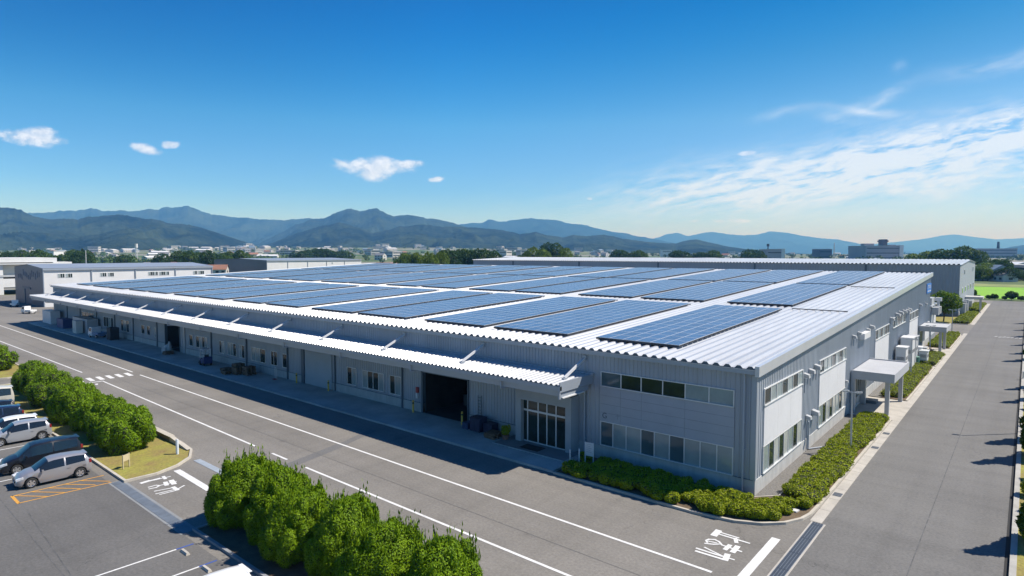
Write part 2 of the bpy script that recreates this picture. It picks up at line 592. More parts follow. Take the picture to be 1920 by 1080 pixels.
def solar_mat():
    m = bpy.data.materials.new('solar_cells')
    m.use_nodes = True
    t = NT(m.node_tree)
    b = t.n['Principled BSDF']
    tc = t.new('ShaderNodeTexCoord')
    sep = t.new('ShaderNodeSeparateXYZ')
    t.l.new(tc.outputs['Object'], sep.inputs[0])
    oi = t.new('ShaderNodeObjectInfo')
    g = t.new('ShaderNodeNewGeometry')

    def line(v, pitch, w):
        fr = t.m('FRACT', t.m('DIVIDE', v, pitch))
        return t.m('LESS_THAN', t.m('ABSOLUTE', t.m('SUBTRACT', fr, 0.5)), w / pitch / 2)
    grid = t.m('MAXIMUM', line(sep.outputs[0], 0.1575, 0.012), line(sep.outputs[1], 0.1575, 0.012))
    r = t.m('FRACT', t.m('ADD', oi.outputs['Random'], g.outputs['Random Per Island']))
    base = t.mix(r, (0.012, 0.034, 0.110, 1), (0.026, 0.066, 0.170, 1))
    c = t.mix(t.m('MULTIPLY', grid, 0.55), base, (0.16, 0.21, 0.30, 1))
    t.l.new(c, b.inputs['Base Color'])
    b.inputs['Roughness'].default_value = 0.24
    b.inputs['Sheen Weight'].default_value = 0.38
    b.inputs['Sheen Roughness'].default_value = 0.36
    b.inputs['Sheen Tint'].default_value = (0.90, 0.94, 1.0, 1)
    b.inputs['Specular IOR Level'].default_value = 0.62
    return m


SOLAR = solar_mat()

# ------------------------------------------------------------------ GROUND AND ROADS


def sheet(name, pts, z, m, parent=None, struct_=True):
    o = MB().poly([(p[0], p[1], z) for p in pts]).build(name, m, parent)
    if struct_ and parent is None:
        o['kind'] = 'structure'
    return o


def plain_mat():
    m = bpy.data.materials.new('plain')
    m.use_nodes = True
    t = NT(m.node_tree)
    b = t.n['Principled BSDF']
    tc = t.new('ShaderNodeTexCoord')
    v = t.new('ShaderNodeTexVoronoi')
    v.inputs['Scale'].default_value = 0.011
    t.l.new(t.vm('ADD', tc.outputs['Object'], t.vm('MULTIPLY', t.comb(t.noise(tc.outputs['Object'], 0.02), t.noise(tc.outputs['Object'], 0.027), 0), (40, 40, 0))), v.inputs['Vector'])
    hs = t.new('ShaderNodeSeparateXYZ')
    t.l.new(v.outputs['Color'], hs.inputs[0])
    c = t.mix(t.mr(hs.outputs[0], 0.2, 0.8), (0.06, 0.12, 0.02, 1), (0.15, 0.16, 0.06, 1))
    c = t.mix(t.mr(hs.outputs[1], 0.62, 0.7), c, (0.27, 0.25, 0.22, 1))
    n = t.noise(tc.outputs['Object'], 0.3, 5, 0.65)
    c = t.mix(t.mr(n, 0.3, 0.7), c, t.mix(1.0, c, (0.6, 0.65, 0.6, 1), 'MULTIPLY'))
    t.l.new(c, b.inputs['Base Color'])
    b.inputs['Roughness'].default_value = 0.95
    return m


GR = 20000
gm = MB()
gm.quad((-GR, -3000, -0.06), (GR, -3000, -0.06), (GR, GR, -0.06), (-GR, GR, -0.06))
struct(gm.build('ground', plain_mat()))

road = struct(sheet('road', [(-260, -120), (11.85, -120), (11.85, 203), (-6, 203), (-150, 203), (-260, 203)], 0.0, ASPH))
sheet('parking_lot', [(-112, -80), (40, -80), (40, -23.95), (-21.4, -23.95), (-112, -23.95)], 0.004, ASPH2)
sheet('side_road', [(4.05, -120), (11.66, -120), (11.66, 202.9), (4.05, 202.9)], 0.003, ASPH3)
# field beyond the plant
FIELD = mat('rice', (0.20, 0.42, 0.012), 0.9, var=0.12, vscale=0.15, var2=0.2, v2scale=1.5)
sheet('rice_field', [(-60, 214), (130, 214), (150, 300), (-60, 300)], 0.03, FIELD)
sheet('meadow', [(-60, 303), (150, 303), (170, 330), (-60, 330)], 0.03, mat('meadow_grass', (0.20, 0.235, 0.07), 0.95, var=0.25, vscale=0.1))


def strip(p0, p1, w, z=0.010, m=PAINT, name='lane_line'):
    p0, p1 = Vector(p0 + (0,)) if len(p0) == 2 else Vector(p0), Vector(p1 + (0,)) if len(p1) == 2 else Vector(p1)
    d = (p1 - p0).normalized()
    n = Vector((-d.y, d.x, 0)) * w / 2
    mb = MB()
    mb.quad(*(tuple(Vector((q.x, q.y, z))) for q in (p0 - n, p1 - n, p1 + n, p0 + n)))
    return mb.build(name, m, road)


strip((-200, -8.9), (-111, -9.28), 0.17)
strip((-111, -9.28), (-71.3, -9.72), 0.17)
strip((-68.7, -9.78), (1.5, -10.02), 0.17)
strip((-200, -14.3), (-117, -14.12), 0.17)
strip((-117, -14.12), (-75.7, -13.78), 0.17)
strip((-68.0, -13.85), (-32.0, -14.36), 0.17)
strip((-29.5, -14.38), (-27.4, -14.4), 0.17)
strip((-25.0, -14.42), (10.0, -14.5), 0.17)
for k in range(6):
    y = -10.5 - k * 0.98
    strip((-71.3, y - 0.0), (-68.9, y - 0.12), 0.48, name='crosswalk_stripe')
strip((-68.0, -13.75), (-68.1, -16.9), 0.32, name='stop_bar')
strip((2.70, -4.68), (2.72, -10.0), 0.42, name='stop_bar')
strip((-31.1, -20.28), (-25.9, -20.40), 0.42, name='stop_bar', z=0.012)
strip((-67.2, -15.9), (-66.3, -16.2), 0.35, name='lettering')
strip((-66.9, -14.75), (-66.2, -14.95), 0.25, name='lettering')
strip((-66.6, -15.4), (-66.4, -15.5), 0.25, name='lettering')
# faint long joints and a dark trench patch
strip((8.35, -20), (8.2, 203), 0.05, z=0.007, m=SEAM, name='road_joint')
strip((-150, -12.05), (2, -12.4), 0.03, z=0.007, m=SEAM, name='road_joint')


CA = M_ = None


def px(x, y, z=0.0):
    """a point of the plan, found from the bearing at which it is seen"""
    r = np.array([(x - 960) / 1150.1, -(y - 540) / 1150.1])
    d = np.array(fw) + np.array(rt) * r[0] + np.array(upv) * r[1]
    return CAM + d * ((z - CAM[2]) / d[2])


def stroke_letters(strokes, name, sx, ox, oy, z=0.012):
    """painted road lettering: every stroke a flat painted band, one mesh per character"""
    for char in strokes:
        mb = MB()
        zz = z
        for (pts, w) in char:
            g = [px(ox + a / sx, oy + b / sx) for a, b in pts]
            for a, b in zip(g, g[1:]):
                a, b = Vector(a), Vector(b)
                d = (b - a).normalized()
                n = Vector((-d.y, d.x, 0)) * w / 2
                e = d * w * 0.35
                mb.quad(*(tuple(Vector((q.x, q.y, zz))) for q in (a - e - n, b + e - n, b + e + n, a - e + n)))
                zz += 0.0004
        mb.build(name, PAINT, road)


pa, pb, pc = px(500, 890), px(640, 834), px(700, 806)
strip((pa[0], pa[1]), (pb[0], pb[1]), 0.9, z=0.005, m=PATCH, name='road_patch')
strip((pb[0], pb[1]), (pc[0], pc[1]), 0.7, z=0.006, m=PATCH, name='road_patch')
stroke_letters([
    [([(530, 335), (590, 275)], 0.34), ([(600, 290), (880, 375)], 0.11), ([(590, 318), (1035, 452)], 0.12), ([(835, 385), (850, 440)], 0.20)],
    [([(430, 440), (415, 412), (455, 395), (540, 400), (600, 430), (645, 480), (920, 572)], 0.11), ([(400, 455), (520, 468), (600, 465)], 0.11),
     ([(455, 425), (565, 448)], 0.09), ([(690, 540), (755, 482)], 0.22), ([(800, 578), (865, 502)], 0.26)],
    [([(280, 525), (640, 640)], 0.13), ([(270, 565), (685, 692)], 0.15), ([(395, 512), (655, 640), (815, 690)], 0.10), ([(690, 690), (720, 618)], 0.28)],
], 'lettering', 7.68, 1270, 960)
stroke_letters([
    [([(1065, 383), (1115, 368)], 0.30), ([(1080, 378), (1195, 348)], 0.16), ([(1130, 368), (1275, 335)], 0.12), ([(1225, 335), (1240, 352)], 0.2)],
    [([(1115, 415), (1170, 400), (1200, 402), (1170, 418), (1120, 428)], 0.12), ([(1190, 405), (1320, 372)], 0.12), ([(1240, 378), (1250, 400)], 0.25), ([(1285, 365), (1305, 390)], 0.3)],
    [([(1160, 445), (1290, 420)], 0.11), ([(1170, 465), (1340, 425), (1380, 403)], 0.11), ([(1200, 470), (1330, 437)], 0.11), ([(1300, 415), (1330, 435)], 0.24)],
], 'lettering', 4.0, 0, 810)


def kerb(poly, w, h, name='kerb', m=KERB, z0=-0.02, closed=False):
    """a kerb swept along a polyline, w to the left of its direction"""
    P = [Vector((p[0], p[1], 0)) for p in poly]
    n = len(P)
    nr = []
    for i in range(n):
        a = P[i - 1] if i > 0 else (P[-1] if closed else None)
        b = P[i + 1] if i < n - 1 else (P[0] if closed else None)
        ds = []
        if a is not None:
            ds.append((P[i] - a).normalized())
        if b is not None:
            ds.append((b - P[i]).normalized())
        d = sum(ds, Vector()).normalized()
        k = 1.0 / max(0.5, d.dot(ds[0]))
        nr.append(Vector((-d.y, d.x, 0)) * k)
    mb = MB()
    rng_ = range(n if closed else n - 1)
    for i in rng_:
        j = (i + 1) % n
        a, b = P[i], P[j]
        c, d = P[i] + nr[i] * w, P[j] + nr[j] * w
        up = lambda q, z: (q.x, q.y, z)
        mb.quad(up(a, z0), up(b, z0), up(b, h), up(a, h))
        mb.quad(up(a, h), up(b, h), up(d, h), up(c, h))
        mb.quad(up(d, z0), up(c, z0), up(c, h), up(d, h))
    if not closed:
        for i in (0, n - 1):
            a, c = P[i], P[i] + nr[i] * w
            mb.quad((a.x, a.y, z0), (c.x, c.y, z0), (c.x, c.y, h), (a.x, a.y, h))
    return struct(mb.build(name, m))


def arc(cx, cy, r, a0, a1, n=8):
    return [(cx + r * math.cos(rad(a0 + (a1 - a0) * i / n)), cy + r * math.sin(rad(a0 + (a1 - a0) * i / n))) for i in range(n + 1)]


# corner bed kerb: along the front, round the corner, along the side
front_k = [(-11.4, -4.62), (-4.0, -4.62), (-1.6, -4.58), (0.4, -4.25), (1.7, -3.6), (2.6, -2.7), (3.15, -1.6), (3.35, -0.6), (3.4, 1.0), (3.42, 24.6)]
kerb(front_k, 0.16, 0.14)
kerb([(3.42, 33.6), (3.42, 56.2)], 0.16, 0.14)
kerb([(3.42, 57.6), (3.42, 69.4)], 0.16, 0.14)
kerb([(3.42, 76.4), (3.42, 96.0), (3.1, 98.4), (2.2, 99.4), (0.2, 99.6)], 0.16, 0.14)
kerb([(0.2, 117.6), (3.0, 117.8), (3.42, 119), (3.42, 148.5)], 0.16, 0.14)
kerb([(3.42, 152.5), (3.42, 184)], 0.16, 0.14)
# concrete gutter strip beside the right road with gully grates
gs = MB()
y = -1.3
while y < 99:
    gs.quad((3.44, y, 0.012), (4.02, y, 0.012), (4.02, y + 1.97, 0.012), (3.44, y + 1.97, 0.012))
    y += 2.0
gs_o = struct(gs.build('gutter_strip', CONC))
g2 = MB()
y = 118.5
while y < 186:
    g2.quad((3.44, y, 0.012), (4.02, y, 0.012), (4.02, y + 1.97, 0.012), (3.44, y + 1.97, 0.012))
    y += 2.0
struct(g2.build('gutter_strip', CONC))
for i, yy in enumerate((3.6, 15.3, 20.0)):
    t = thing('gully_grate', ['square iron gully grate in the gutter strip nearest the building corner', 'iron gully grate in the gutter strip beside the street lamp',
                              'iron gully grate in the gutter strip near the concrete porch'][i], 'drain grate', (3.74, yy, 0.012), 0, 'gully grates in the kerb gutter')
    mb = MB()
    for k in range(7):
        mb.box(3.53 + k * 0.062, yy - 0.3, 0.014, 3.565 + k * 0.062, yy + 0.3, 0.028)
    mb.build('bars', GRATE, t)
    MB().quad((3.50, yy - 0.33, 0.018), (3.98, yy - 0.33, 0.018), (3.98, yy + 0.33, 0.018), (3.50, yy + 0.33, 0.018)).build('pan', mat('grate_pan', (0.16, 0.17, 0.18), 0.8), t)
# long trench drain at the mouth of the front road
t = thing('trench_drain', 'long dark steel trench drain crossing the road mouth by the white stop bar', 'drain', (3.9, -8, 0))
MB().quad((3.52, -16, 0.004), (4.24, -16, 0.004), (4.24, -1.35, 0.004), (3.52, -1.35, 0.004)).build('concrete_edge', CONC, t)
mb = MB()
for k in range(4):
    mb.box(3.63 + k * 0.13, -16, 0.006, 3.73 + k * 0.13, -1.4, 0.022)
for k in range(8):
    mb.box(3.62, -15.6 + k * 1.98, 0.006, 4.14, -15.57 + k * 1.98, 0.026)
mb.build('grating', GRATE, t)
MB().quad((3.60, -16, 0.010), (4.15, -16, 0.010), (4.15, -1.38, 0.010), (3.60, -1.38, 0.010)).build('trough', mat('trough', (0.13, 0.16, 0.20), 0.6), t)
# two steel covered drains across the car park entrance
t = thing('covered_drain', 'blue grey steel plated drain along the car park edge between the hedges', 'drain', (-26, -23.6, 0))
MB().quad((-31.9, -24.05, 0.006), (-20.9, -24.05, 0.006), (-20.9, -23.2, 0.006), (-31.9, -23.2, 0.006)).build('concrete_edge', mat('drain_edge', (0.22, 0.23, 0.235), 0.9, var=0.1, vscale=1), t)
mb = MB()
for k in range(11):
    mb.box(-31.8 + k * 0.99, -23.92, 0.008, -30.83 + k * 0.99, -23.36, 0.018)
mb.build('plates', DRAIN, t)
t = thing('covered_drain', 'short pale blue grey drain cover at the main road edge by the grass tip', 'drain', (-30.0, -18.6, 0))
mb = MB()
for k in range(5):
    mb.box(-32.2 + k * 0.99, -18.75, 0.006, -31.23 + k * 0.99, -18.3, 0.018)
mb.build('plates', mat('drain_pale', (0.30, 0.34, 0.38), 0.6, var=0.1, vscale=1.5), t)

# right verge
kerb([(11.85, -60), (11.85, 203)], -0.26, 0.16, m=mat('kerb_verge', (0.36, 0.35, 0.32), 0.9, var=0.16, vscale=1.1))
sheet('grass_verge', [(12.1, -60), (19, -60), (19, 203), (12.1, 203)], 0.13, GRASS)
MB().box(11.66, -60, -0.02, 11.85, 203, 0.006).build('verge_gutter_shade', mat('gutter_kerb_shade', (0.025, 0.025, 0.025), 0.95))['kind'] = 'structure'  # gutter strip blackened to paint in the shadow of the kerb
sheet('side_street', [(19, -60), (27, -60), (27, 203), (19, 203)], 0.01, ASPH2)

# front loading platform, porch floor, concrete ramp at side, corner bed soil, gravel
plat = MB()
plat.box(-146.4, -4.4, 0, -18.4, -0.02, 0.15)
plat.box(-18.4, -4.4, 0, -11.55, -0.02, 0.154)
plat.box(-146.4, -4.5, 0, -11.5, -4.4, 0.16)
plat.box(-18.6, -2.6, 0.154, -11.9, -0.05, 0.20)
struct(plat.build('loading_platform', PLAT))
sheet('porch_paving', [(-18.5, -2.55), (-12.0, -2.55), (-12.0, -0.1), (-18.5, -0.1)], 0.204, TILE)
t = MB().box(-16.3, -2.2, 0.206, -14.6, -1.2, 0.22).build('door_mat', mat('mat_black', (0.03, 0.03, 0.03), 0.95))
tag(t, 'dark door mat on the paving before the glass entrance doors', 'door mat')
sheet('planting_bed', [(-11.4, -4.5), (-1.6, -4.45), (0.4, -4.1), (1.6, -3.5), (2.5, -2.6), (3.05, -1.5), (3.26, 0), (3.28, 24.5), (1.25, 24.5), (1.25, 0.9), (0.1, -0.25), (-11.4, -0.25)], 0.10, SOIL)
sheet('gravel_strip', [(0.0, -0.25), (0.1, -0.25), (1.22, 0.9), (1.22, 24.5), (0, 24.5)], 0.105, GRAVEL)
sheet('gravel_strip', [(0, 33.6), (1.22, 33.6), (1.22, 69.4), (0, 69.4)], 0.105, GRAVEL)
sheet('porch_paving', [(0, 24.6), (3.5, 24.6), (3.5, 33.5), (0, 33.5)], 0.06, CONC)
sheet('porch_paving', [(0, 69.4), (3.5, 69.4), (3.5, 76.4), (0, 76.4)], 0.06, CONC)
sheet('paving', [(2.2, 56.25), (3.5, 56.25), (3.5, 57.6), (2.2, 57.6)], 0.06, CONC)
sheet('planting_bed', [(1.25, 33.6), (3.28, 33.6), (3.28, 56.2), (1.25, 56.2)], 0.10, SOIL)
sheet('planting_bed', [(1.25, 57.6), (3.28, 57.6), (3.28, 69.4), (1.25, 69.4)], 0.10, SOIL)
sheet('planting_bed', [(0.2, 76.4), (3.28, 76.4), (3.28, 96), (2.2, 99.2), (0.2, 99.4)], 0.10, SOIL)
sheet('planting_bed', [(-40, 117.9), (3.28, 118.0), (3.28, 148.4), (0.2, 148.4), (0.2, 134.8), (-40, 134.8)], 0.05, GRASS)
sheet('planting_bed', [(0.3, 152.5), (3.28, 152.5), (3.28, 184), (0.3, 184)], 0.10, SOIL)
kerb([(1.22, 0.9), (1.22, 24.5)], 0.08, 0.16, name='kerb')
kerb([(-11.4, -0.28), (0.1, -0.28), (1.22, 0.9)], 0.08, 0.13, name='kerb')

# car park islands
isl = [(-73.5, -17.75), (-37.0, -17.75)] + [(-34.6, -18.0), (-33.0, -18.75), (-31.9, -20.0), (-31.3, -21.5), (-31.4, -23.2)] + [(-73.5, -23.2)]
sheet('grass_island', list(reversed(isl)), 0.06, GRASS)
kerb(list(reversed(isl)), -0.16, 0.14, closed=True)
MB().box(-73.3, -18.12, 0.03, -38.0, -17.78, 0.42).build('island_wall', mat('island_wall', (0.18, 0.15, 0.12), 0.9, var=0.2, vscale=0.5))['kind'] = 'structure'
MB().box(-73.3, -18.17, 0.42, -38.0, -17.73, 0.46).build('island_wall', KERB)['kind'] = 'structure'
mb = MB()
mb.poly([(-38.0, -18.12, 0.03), (-38.0, -17.78, 0.03), (-38.0, -17.78, 0.44), (-38.0, -18.12, 0.44)])
mb.poly([(-38, -18.12, 0.03), (-38, -18.12, 0.44), (-34.6, -18.2, 0.14), (-34.6, -18.2, 0.03)])
mb.poly([(-38, -18.12, 0.44), (-38, -17.78, 0.44), (-34.6, -17.98, 0.15), (-34.6, -18.2, 0.14)])
struct(mb.build('island_wall', KERB))
isl2 = [(-112, -17.75), (-80, -17.75), (-78.6, -18.6), (-78.2, -20.5), (-79, -23.2), (-112, -23.2)]
sheet('grass_island', list(reversed(isl2)), 0.06, GRASS)
kerb(list(reversed(isl2)), -0.16, 0.14, closed=True)
isl3 = [(-20.8, -18.6), (30, -18.6), (30, -23.3), (-20.8, -23.3)]
sheet('hedge_bed', list(reversed(isl3)), 0.06, SOIL)
kerb(list(reversed(isl3)), -0.16, 0.13, closed=True, m=mat('kerb_grey', (0.24, 0.25, 0.26), 0.9, var=0.15, vscale=1.5))

# car park markings (children of the lot)
lot = bpy.data.objects['parking_lot']


def lotline(p0, p1, w, m=PAINT, z=0.012, name='stall_line'):
    p0, p1 = Vector((p0[0], p0[1], 0)), Vector((p1[0], p1[1], 0))
    d = (p1 - p0).normalized()
    n = Vector((-d.y, d.x, 0)) * w / 2
    mb = MB()
    mb.quad(*((q.x, q.y, z) for q in (p0 - n, p1 - n, p1 + n, p0 + n)))
    mb.build(name, m, lot)


for x in (-37.35, -40.05, -42.75, -45.45, -48.15, -50.85, -53.55, -56.25, -58.95, -61.65, -64.35, -67.05):
    lotline((x - 0.15, -29.2), (x, -24.3), 0.11)
lotline((-33.95, -28.45), (-33.72, -23.75), 0.11, YPAINT, name='hatch_line')
lotline((-32.35, -28.45), (-31.95, -23.85), 0.11, YPAINT, name='hatch_line')
lotline((-34.0, -28.45), (-32.25, -28.45), 0.16, YPAINT, name='hatch_line')
for k in range(5):
    y = -28.3 + k * 0.8
    lotline((-33.86, y), (-32.2, y + 1.25), 0.09, YPAINT, z=0.016, name='hatch_line')
for x in (-19.42, -16.85, -14.2, -11.6, -9.0):
    lotline((x - 0.15, -30.0), (x, -24.85), 0.11)
    lotline((x, -24.85), (x + 0.03, -24.05), 0.11, BPAINT, z=0.013, name='stall_line')
lotline((-50, -28.9), (6, -29.3), 0.04, SEAM, z=0.009, name='lot_joint')
lotline((-30.5, -28.4), (-14.5, -29.2), 0.05, SEAM, z=0.0095, name='lot_joint')
for i, (x, y) in enumerate(((-18.72, -24.72), (-16.3, -24.75))):
    mb = MB()
    a = [(-0.3, 0.0, -0.075), (0.3, 0.0, -0.075), (0.3, 0.0, 0.075), (-0.3, 0.0, 0.075)]
    mb.poly([(x - 0.36, y - 0.10, 0.006), (x + 0.36, y - 0.10, 0.006), (x + 0.32, y - 0.055, 0.12), (x - 0.32, y - 0.055, 0.12)])
    mb.poly([(x + 0.36, y + 0.10, 0.006), (x - 0.36, y + 0.10, 0.006), (x - 0.32, y + 0.055, 0.12), (x + 0.32, y + 0.055, 0.12)])
    mb.poly([(x - 0.32, y - 0.055, 0.12), (x + 0.32, y - 0.055, 0.12), (x + 0.32, y + 0.055, 0.12), (x - 0.32, y + 0.055, 0.12)])
    mb.poly([(x + 0.36, y - 0.10, 0.006), (x + 0.36, y + 0.10, 0.006), (x + 0.32, y + 0.055, 0.12), (x + 0.32, y - 0.055, 0.12)])
    mb.poly([(x - 0.36, y + 0.10, 0.006), (x - 0.36, y - 0.10, 0.006), (x - 0.32, y - 0.055, 0.12), (x - 0.32, y + 0.055, 0.12)])
    tag(mb.build('wheel_stop', CONC), ['concrete wheel stop at the left blue tipped stall line below the hedge', 'concrete wheel stop nearest the white car roof in the lower car park'][i],
        'wheel stop', 'concrete wheel stops in the car park')

# ------------------------------------------------------------------ MAIN BUILDING
EAVE = 7.74
SL = 0.0425
DEP = 82.5
LX = -146.3
bld = thing('warehouse', 'long low grey metal factory hall with white ribbed roof and front canopy', 'factory')


def zroof(y):
    return EAVE + SL * y


def ribbed(mb, x0, x1, z0, z1, y, pitch=0.30, depth=0.035, m=0):
    """corrugated cladding along x on the plane y, ribs towards -y"""
    n = max(1, int(round((x1 - x0) / pitch)))
    p = (x1 - x0) / n
    prof = []
    for i in range(n):
        a = x0 + i * p
        prof += [(a, y), (a + p * 0.62, y), (a + p * 0.70, y - depth), (a + p * 0.92, y - depth)]
    prof.append((x1, y))
    for (ax, ay), (bx, by) in zip(prof, prof[1:]):
        mb.quad((ax, ay, z0), (bx, by, z0), (bx, by, z1), (ax, ay, z1), m)


doors = [(-29.25, -23.65, 3.85), (-87.0, -81.9, 4.05)]
wf = MB()
xs = [(LX, -87.0), (-81.9, -29.25), (-23.65, 0.0)]
for a, b in xs:
    ribbed(wf, a, b, 0.98, 5.35 if False else EAVE - 0.25, 0.0)
for a, b, h in doors:
    ribbed(wf, a, b, h, EAVE - 0.25, 0.0)
wf.build('front_wall', WALL, bld)
# right side wall: gently rising with the roof
ws = MB()
n = int(DEP / 0.34)
p = DEP / n
for i in range(n):
    y0 = i * p
    pr = [(0.0, y0), (0.0, y0 + p * 0.62), (0.03, y0 + p * 0.70), (0.03, y0 + p * 0.92), (0.0, y0 + p)]
    for (ax, ay), (bx, by) in zip(pr, pr[1:]):
        ws.quad((ax, ay, 0.98), (bx, by, 0.98), (bx, by, zroof(by) - 0.12), (ax, ay, zroof(ay) - 0.12))
ws.build('side_wall', WALL, bld)
bk = MB()
bk.quad((LX, 0, 0), (LX, DEP, 0), (LX, DEP, zroof(DEP)), (LX, 0, EAVE - 0.1))
bk.quad((LX, DEP, 0), (0, DEP, 0), (0, DEP, zroof(DEP)), (LX, DEP, zroof(DEP)))
bk.build('rear_wall', WALL, bld)
# concrete base
cb = MB()
for a, b in xs:
    cb.box(a, -0.05, 0, b + (0.06 if b == 0.0 else 0), 0.15, 0.98)
cb.box(-0.15, 0.15, 0, 0.06, DEP, 0.98)
cb.build('concrete_base', CONCW, bld)
MB().box(-10.75, -0.07, 0.98, -0.05, 0.0, 1.01).build('base_flashing', DTRIM, bld)
ln = MB()
for a, b in xs:
    ln.box(a, -0.075, 0.965, min(b, -18.2), 0.0, 1.0)
ln.build('base_flashing', DTRIM, bld)

# ribbed roof
rf = MB()
RP = 0.685
nr = int((0.25 - (LX - 0.2)) / RP)
x = 0.22
y0, y1 = -0.42, DEP + 0.1
prof = []
for i in range(nr + 1):
    a = x - i * RP
    prof += [(a, 0.0), (a - 0.20, 0.0), (a - 0.34, 0.155), (a - 0.54, 0.155)]
prof.append((x - (nr + 1) * RP, 0.0))
for (ax, az), (bx, bz) in zip(prof, prof[1:]):
    rf.quad((bx, y0, zroof(y0) + bz), (ax, y0, zroof(y0) + az), (ax, y1, zroof(y1) + az), (bx, y1, zroof(y1) + bz))
rf.build('roof', ROOF, bld)
en = MB()
for i in range(nr + 1):
    a = x - i * RP
    zz = zroof(y0 + 0.02)
    en.poly([(a - 0.20, y0 + 0.02, zz - 0.02), (a - 0.68, y0 + 0.02, zz - 0.02), (a - 0.54, y0 + 0.02, zz + 0.152), (a - 0.34, y0 + 0.02, zz + 0.152)])
en.build('roof_rib_ends', DTRIM, bld)
# gutter under the eave, with the fascia behind
g = MB()
g.box(LX - 0.1, -0.40, EAVE - 0.34, 0.12, -0.02, EAVE - 0.06)
g.build('eave_gutter', TRIM, bld)
g = MB()
g.box(LX - 0.12, -0.43, EAVE - 0.09, 0.14, -0.40, EAVE - 0.05)
g.build('gutter_lip', FLASH, bld)
# verge flashing on the right gable: broad pale fascia
vg = MB()
for (ya, yb) in ((-0.44, DEP + 0.15),):
    vg.quad((0.30, ya, zroof(ya) - 0.42), (0.30, yb, zroof(yb) - 0.42), (0.30, yb, zroof(yb) + 0.19), (0.30, ya, zroof(ya) + 0.19))
    vg.quad((0.30, ya, zroof(ya) + 0.19), (0.30, yb, zroof(yb) + 0.19), (0.05, yb, zroof(yb) + 0.19), (0.05, ya, zroof(ya) + 0.19))
    vg.quad((0.30, ya, zroof(ya) - 0.42), (0.05, ya, zroof(ya) - 0.42), (0.05, ya, zroof(ya) + 0.19), (0.30, ya, zroof(ya) + 0.19))
    vg.quad((0.05, ya, zroof(ya) - 0.42), (0.30, ya, zroof(ya) - 0.42), (0.30, yb, zroof(yb) - 0.42), (0.05, yb, zroof(yb) - 0.42))
    vg.quad((0.05, ya, zroof(ya) + 0.0), (0.05, yb, zroof(yb) + 0.0), (0.05, yb, zroof(yb) + 0.19), (0.05, ya, zroof(ya) + 0.19))
vg.build('gable_flashing', FLASH, bld)
# cross rails on the roof right of the arrays (dark)
for yy in (27.0, 52.8):
    r_ = MB()
    r_.box(-5.6, yy - 0.05, zroof(yy) + 0.16, -0.7, yy + 0.05, zroof(yy) + 0.24)
    r_.build('roof_rail', RACK, bld)
r_ = MB()
r_.box(-5.7, DEP - 0.4, zroof(DEP) + 0.16, 0.0, DEP - 0.3, zroof(DEP) + 0.26)
r_.build('roof_rail', RACK, bld)

# pilasters and fronts of bays
for k, (xx, w) in enumerate([(-32.1, 0.16), (-42.9, 0.10), (-49.0, 0.55), (-52.25, 0.20), (-61.9, 0.22), (-71.6, 0.22), (-80.2, 0.55), (-90.2, 0.3), (-100.1, 0.25), (-108.8, 0.3), (-118.3, 0.3), (-128, 0.3), (-136.4, 0.3)]):
    MB().box(xx - w / 2, -0.16, 0.16, xx + w / 2, -0.04, 5.2).build('pilaster', DTRIM if w != 0.55 or k == 2 else LGREY, bld)
# roller shutter
s = MB()
for k in range(38):
    z0 = 0.17 + k * 0.1
    s.quad((-48.6, -0.075, z0), (-43.5, -0.075, z0), (-43.5, -0.10, z0 + 0.05), (-48.6, -0.10, z0 + 0.05))
    s.quad((-48.6, -0.10, z0 + 0.05), (-43.5, -0.10, z0 + 0.05), (-43.5, -0.075, z0 + 0.1), (-48.6, -0.075, z0 + 0.1))
s.build('roller_shutter', SHUT, bld)
# big dark doorways: jambs and dim room behind
for a, b, h in doors:
    j = MB()
    j.box(a - 0.22, -0.12, 0.16, a, 0.25, h + 0.2)
    j.box(b, -0.12, 0.16, b + 0.12, 0.25, h + 0.2)
    j.box(a - 0.22, -0.12, h, b + 0.12, 0.25, h + 0.2)
    dj = j.build('doorway', DTRIM, bld)
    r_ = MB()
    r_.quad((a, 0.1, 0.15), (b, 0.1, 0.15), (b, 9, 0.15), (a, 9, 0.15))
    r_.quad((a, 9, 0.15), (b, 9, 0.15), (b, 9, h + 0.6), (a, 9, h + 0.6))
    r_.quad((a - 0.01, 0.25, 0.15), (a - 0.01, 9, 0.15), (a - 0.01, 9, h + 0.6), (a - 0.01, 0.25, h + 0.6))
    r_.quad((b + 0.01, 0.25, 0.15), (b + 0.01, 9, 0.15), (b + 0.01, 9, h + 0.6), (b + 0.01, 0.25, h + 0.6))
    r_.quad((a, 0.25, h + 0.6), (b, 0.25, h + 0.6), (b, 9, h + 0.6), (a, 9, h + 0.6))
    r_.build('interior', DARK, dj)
    rr = random.Random(int(-a))
    for i in range(9):
        qx = a + 0.4 + rr.random() * (b - a - 1.2)
        qy = 2 + rr.random() * 5
        MB().box(qx, qy, 0.16, qx + 0.5 + rr.random() * 0.6, qy + 0.6, 0.6 + rr.random() * 1.6).build('stored_goods', mat('goods', (0.09, 0.095, 0.10), 0.7), dj)


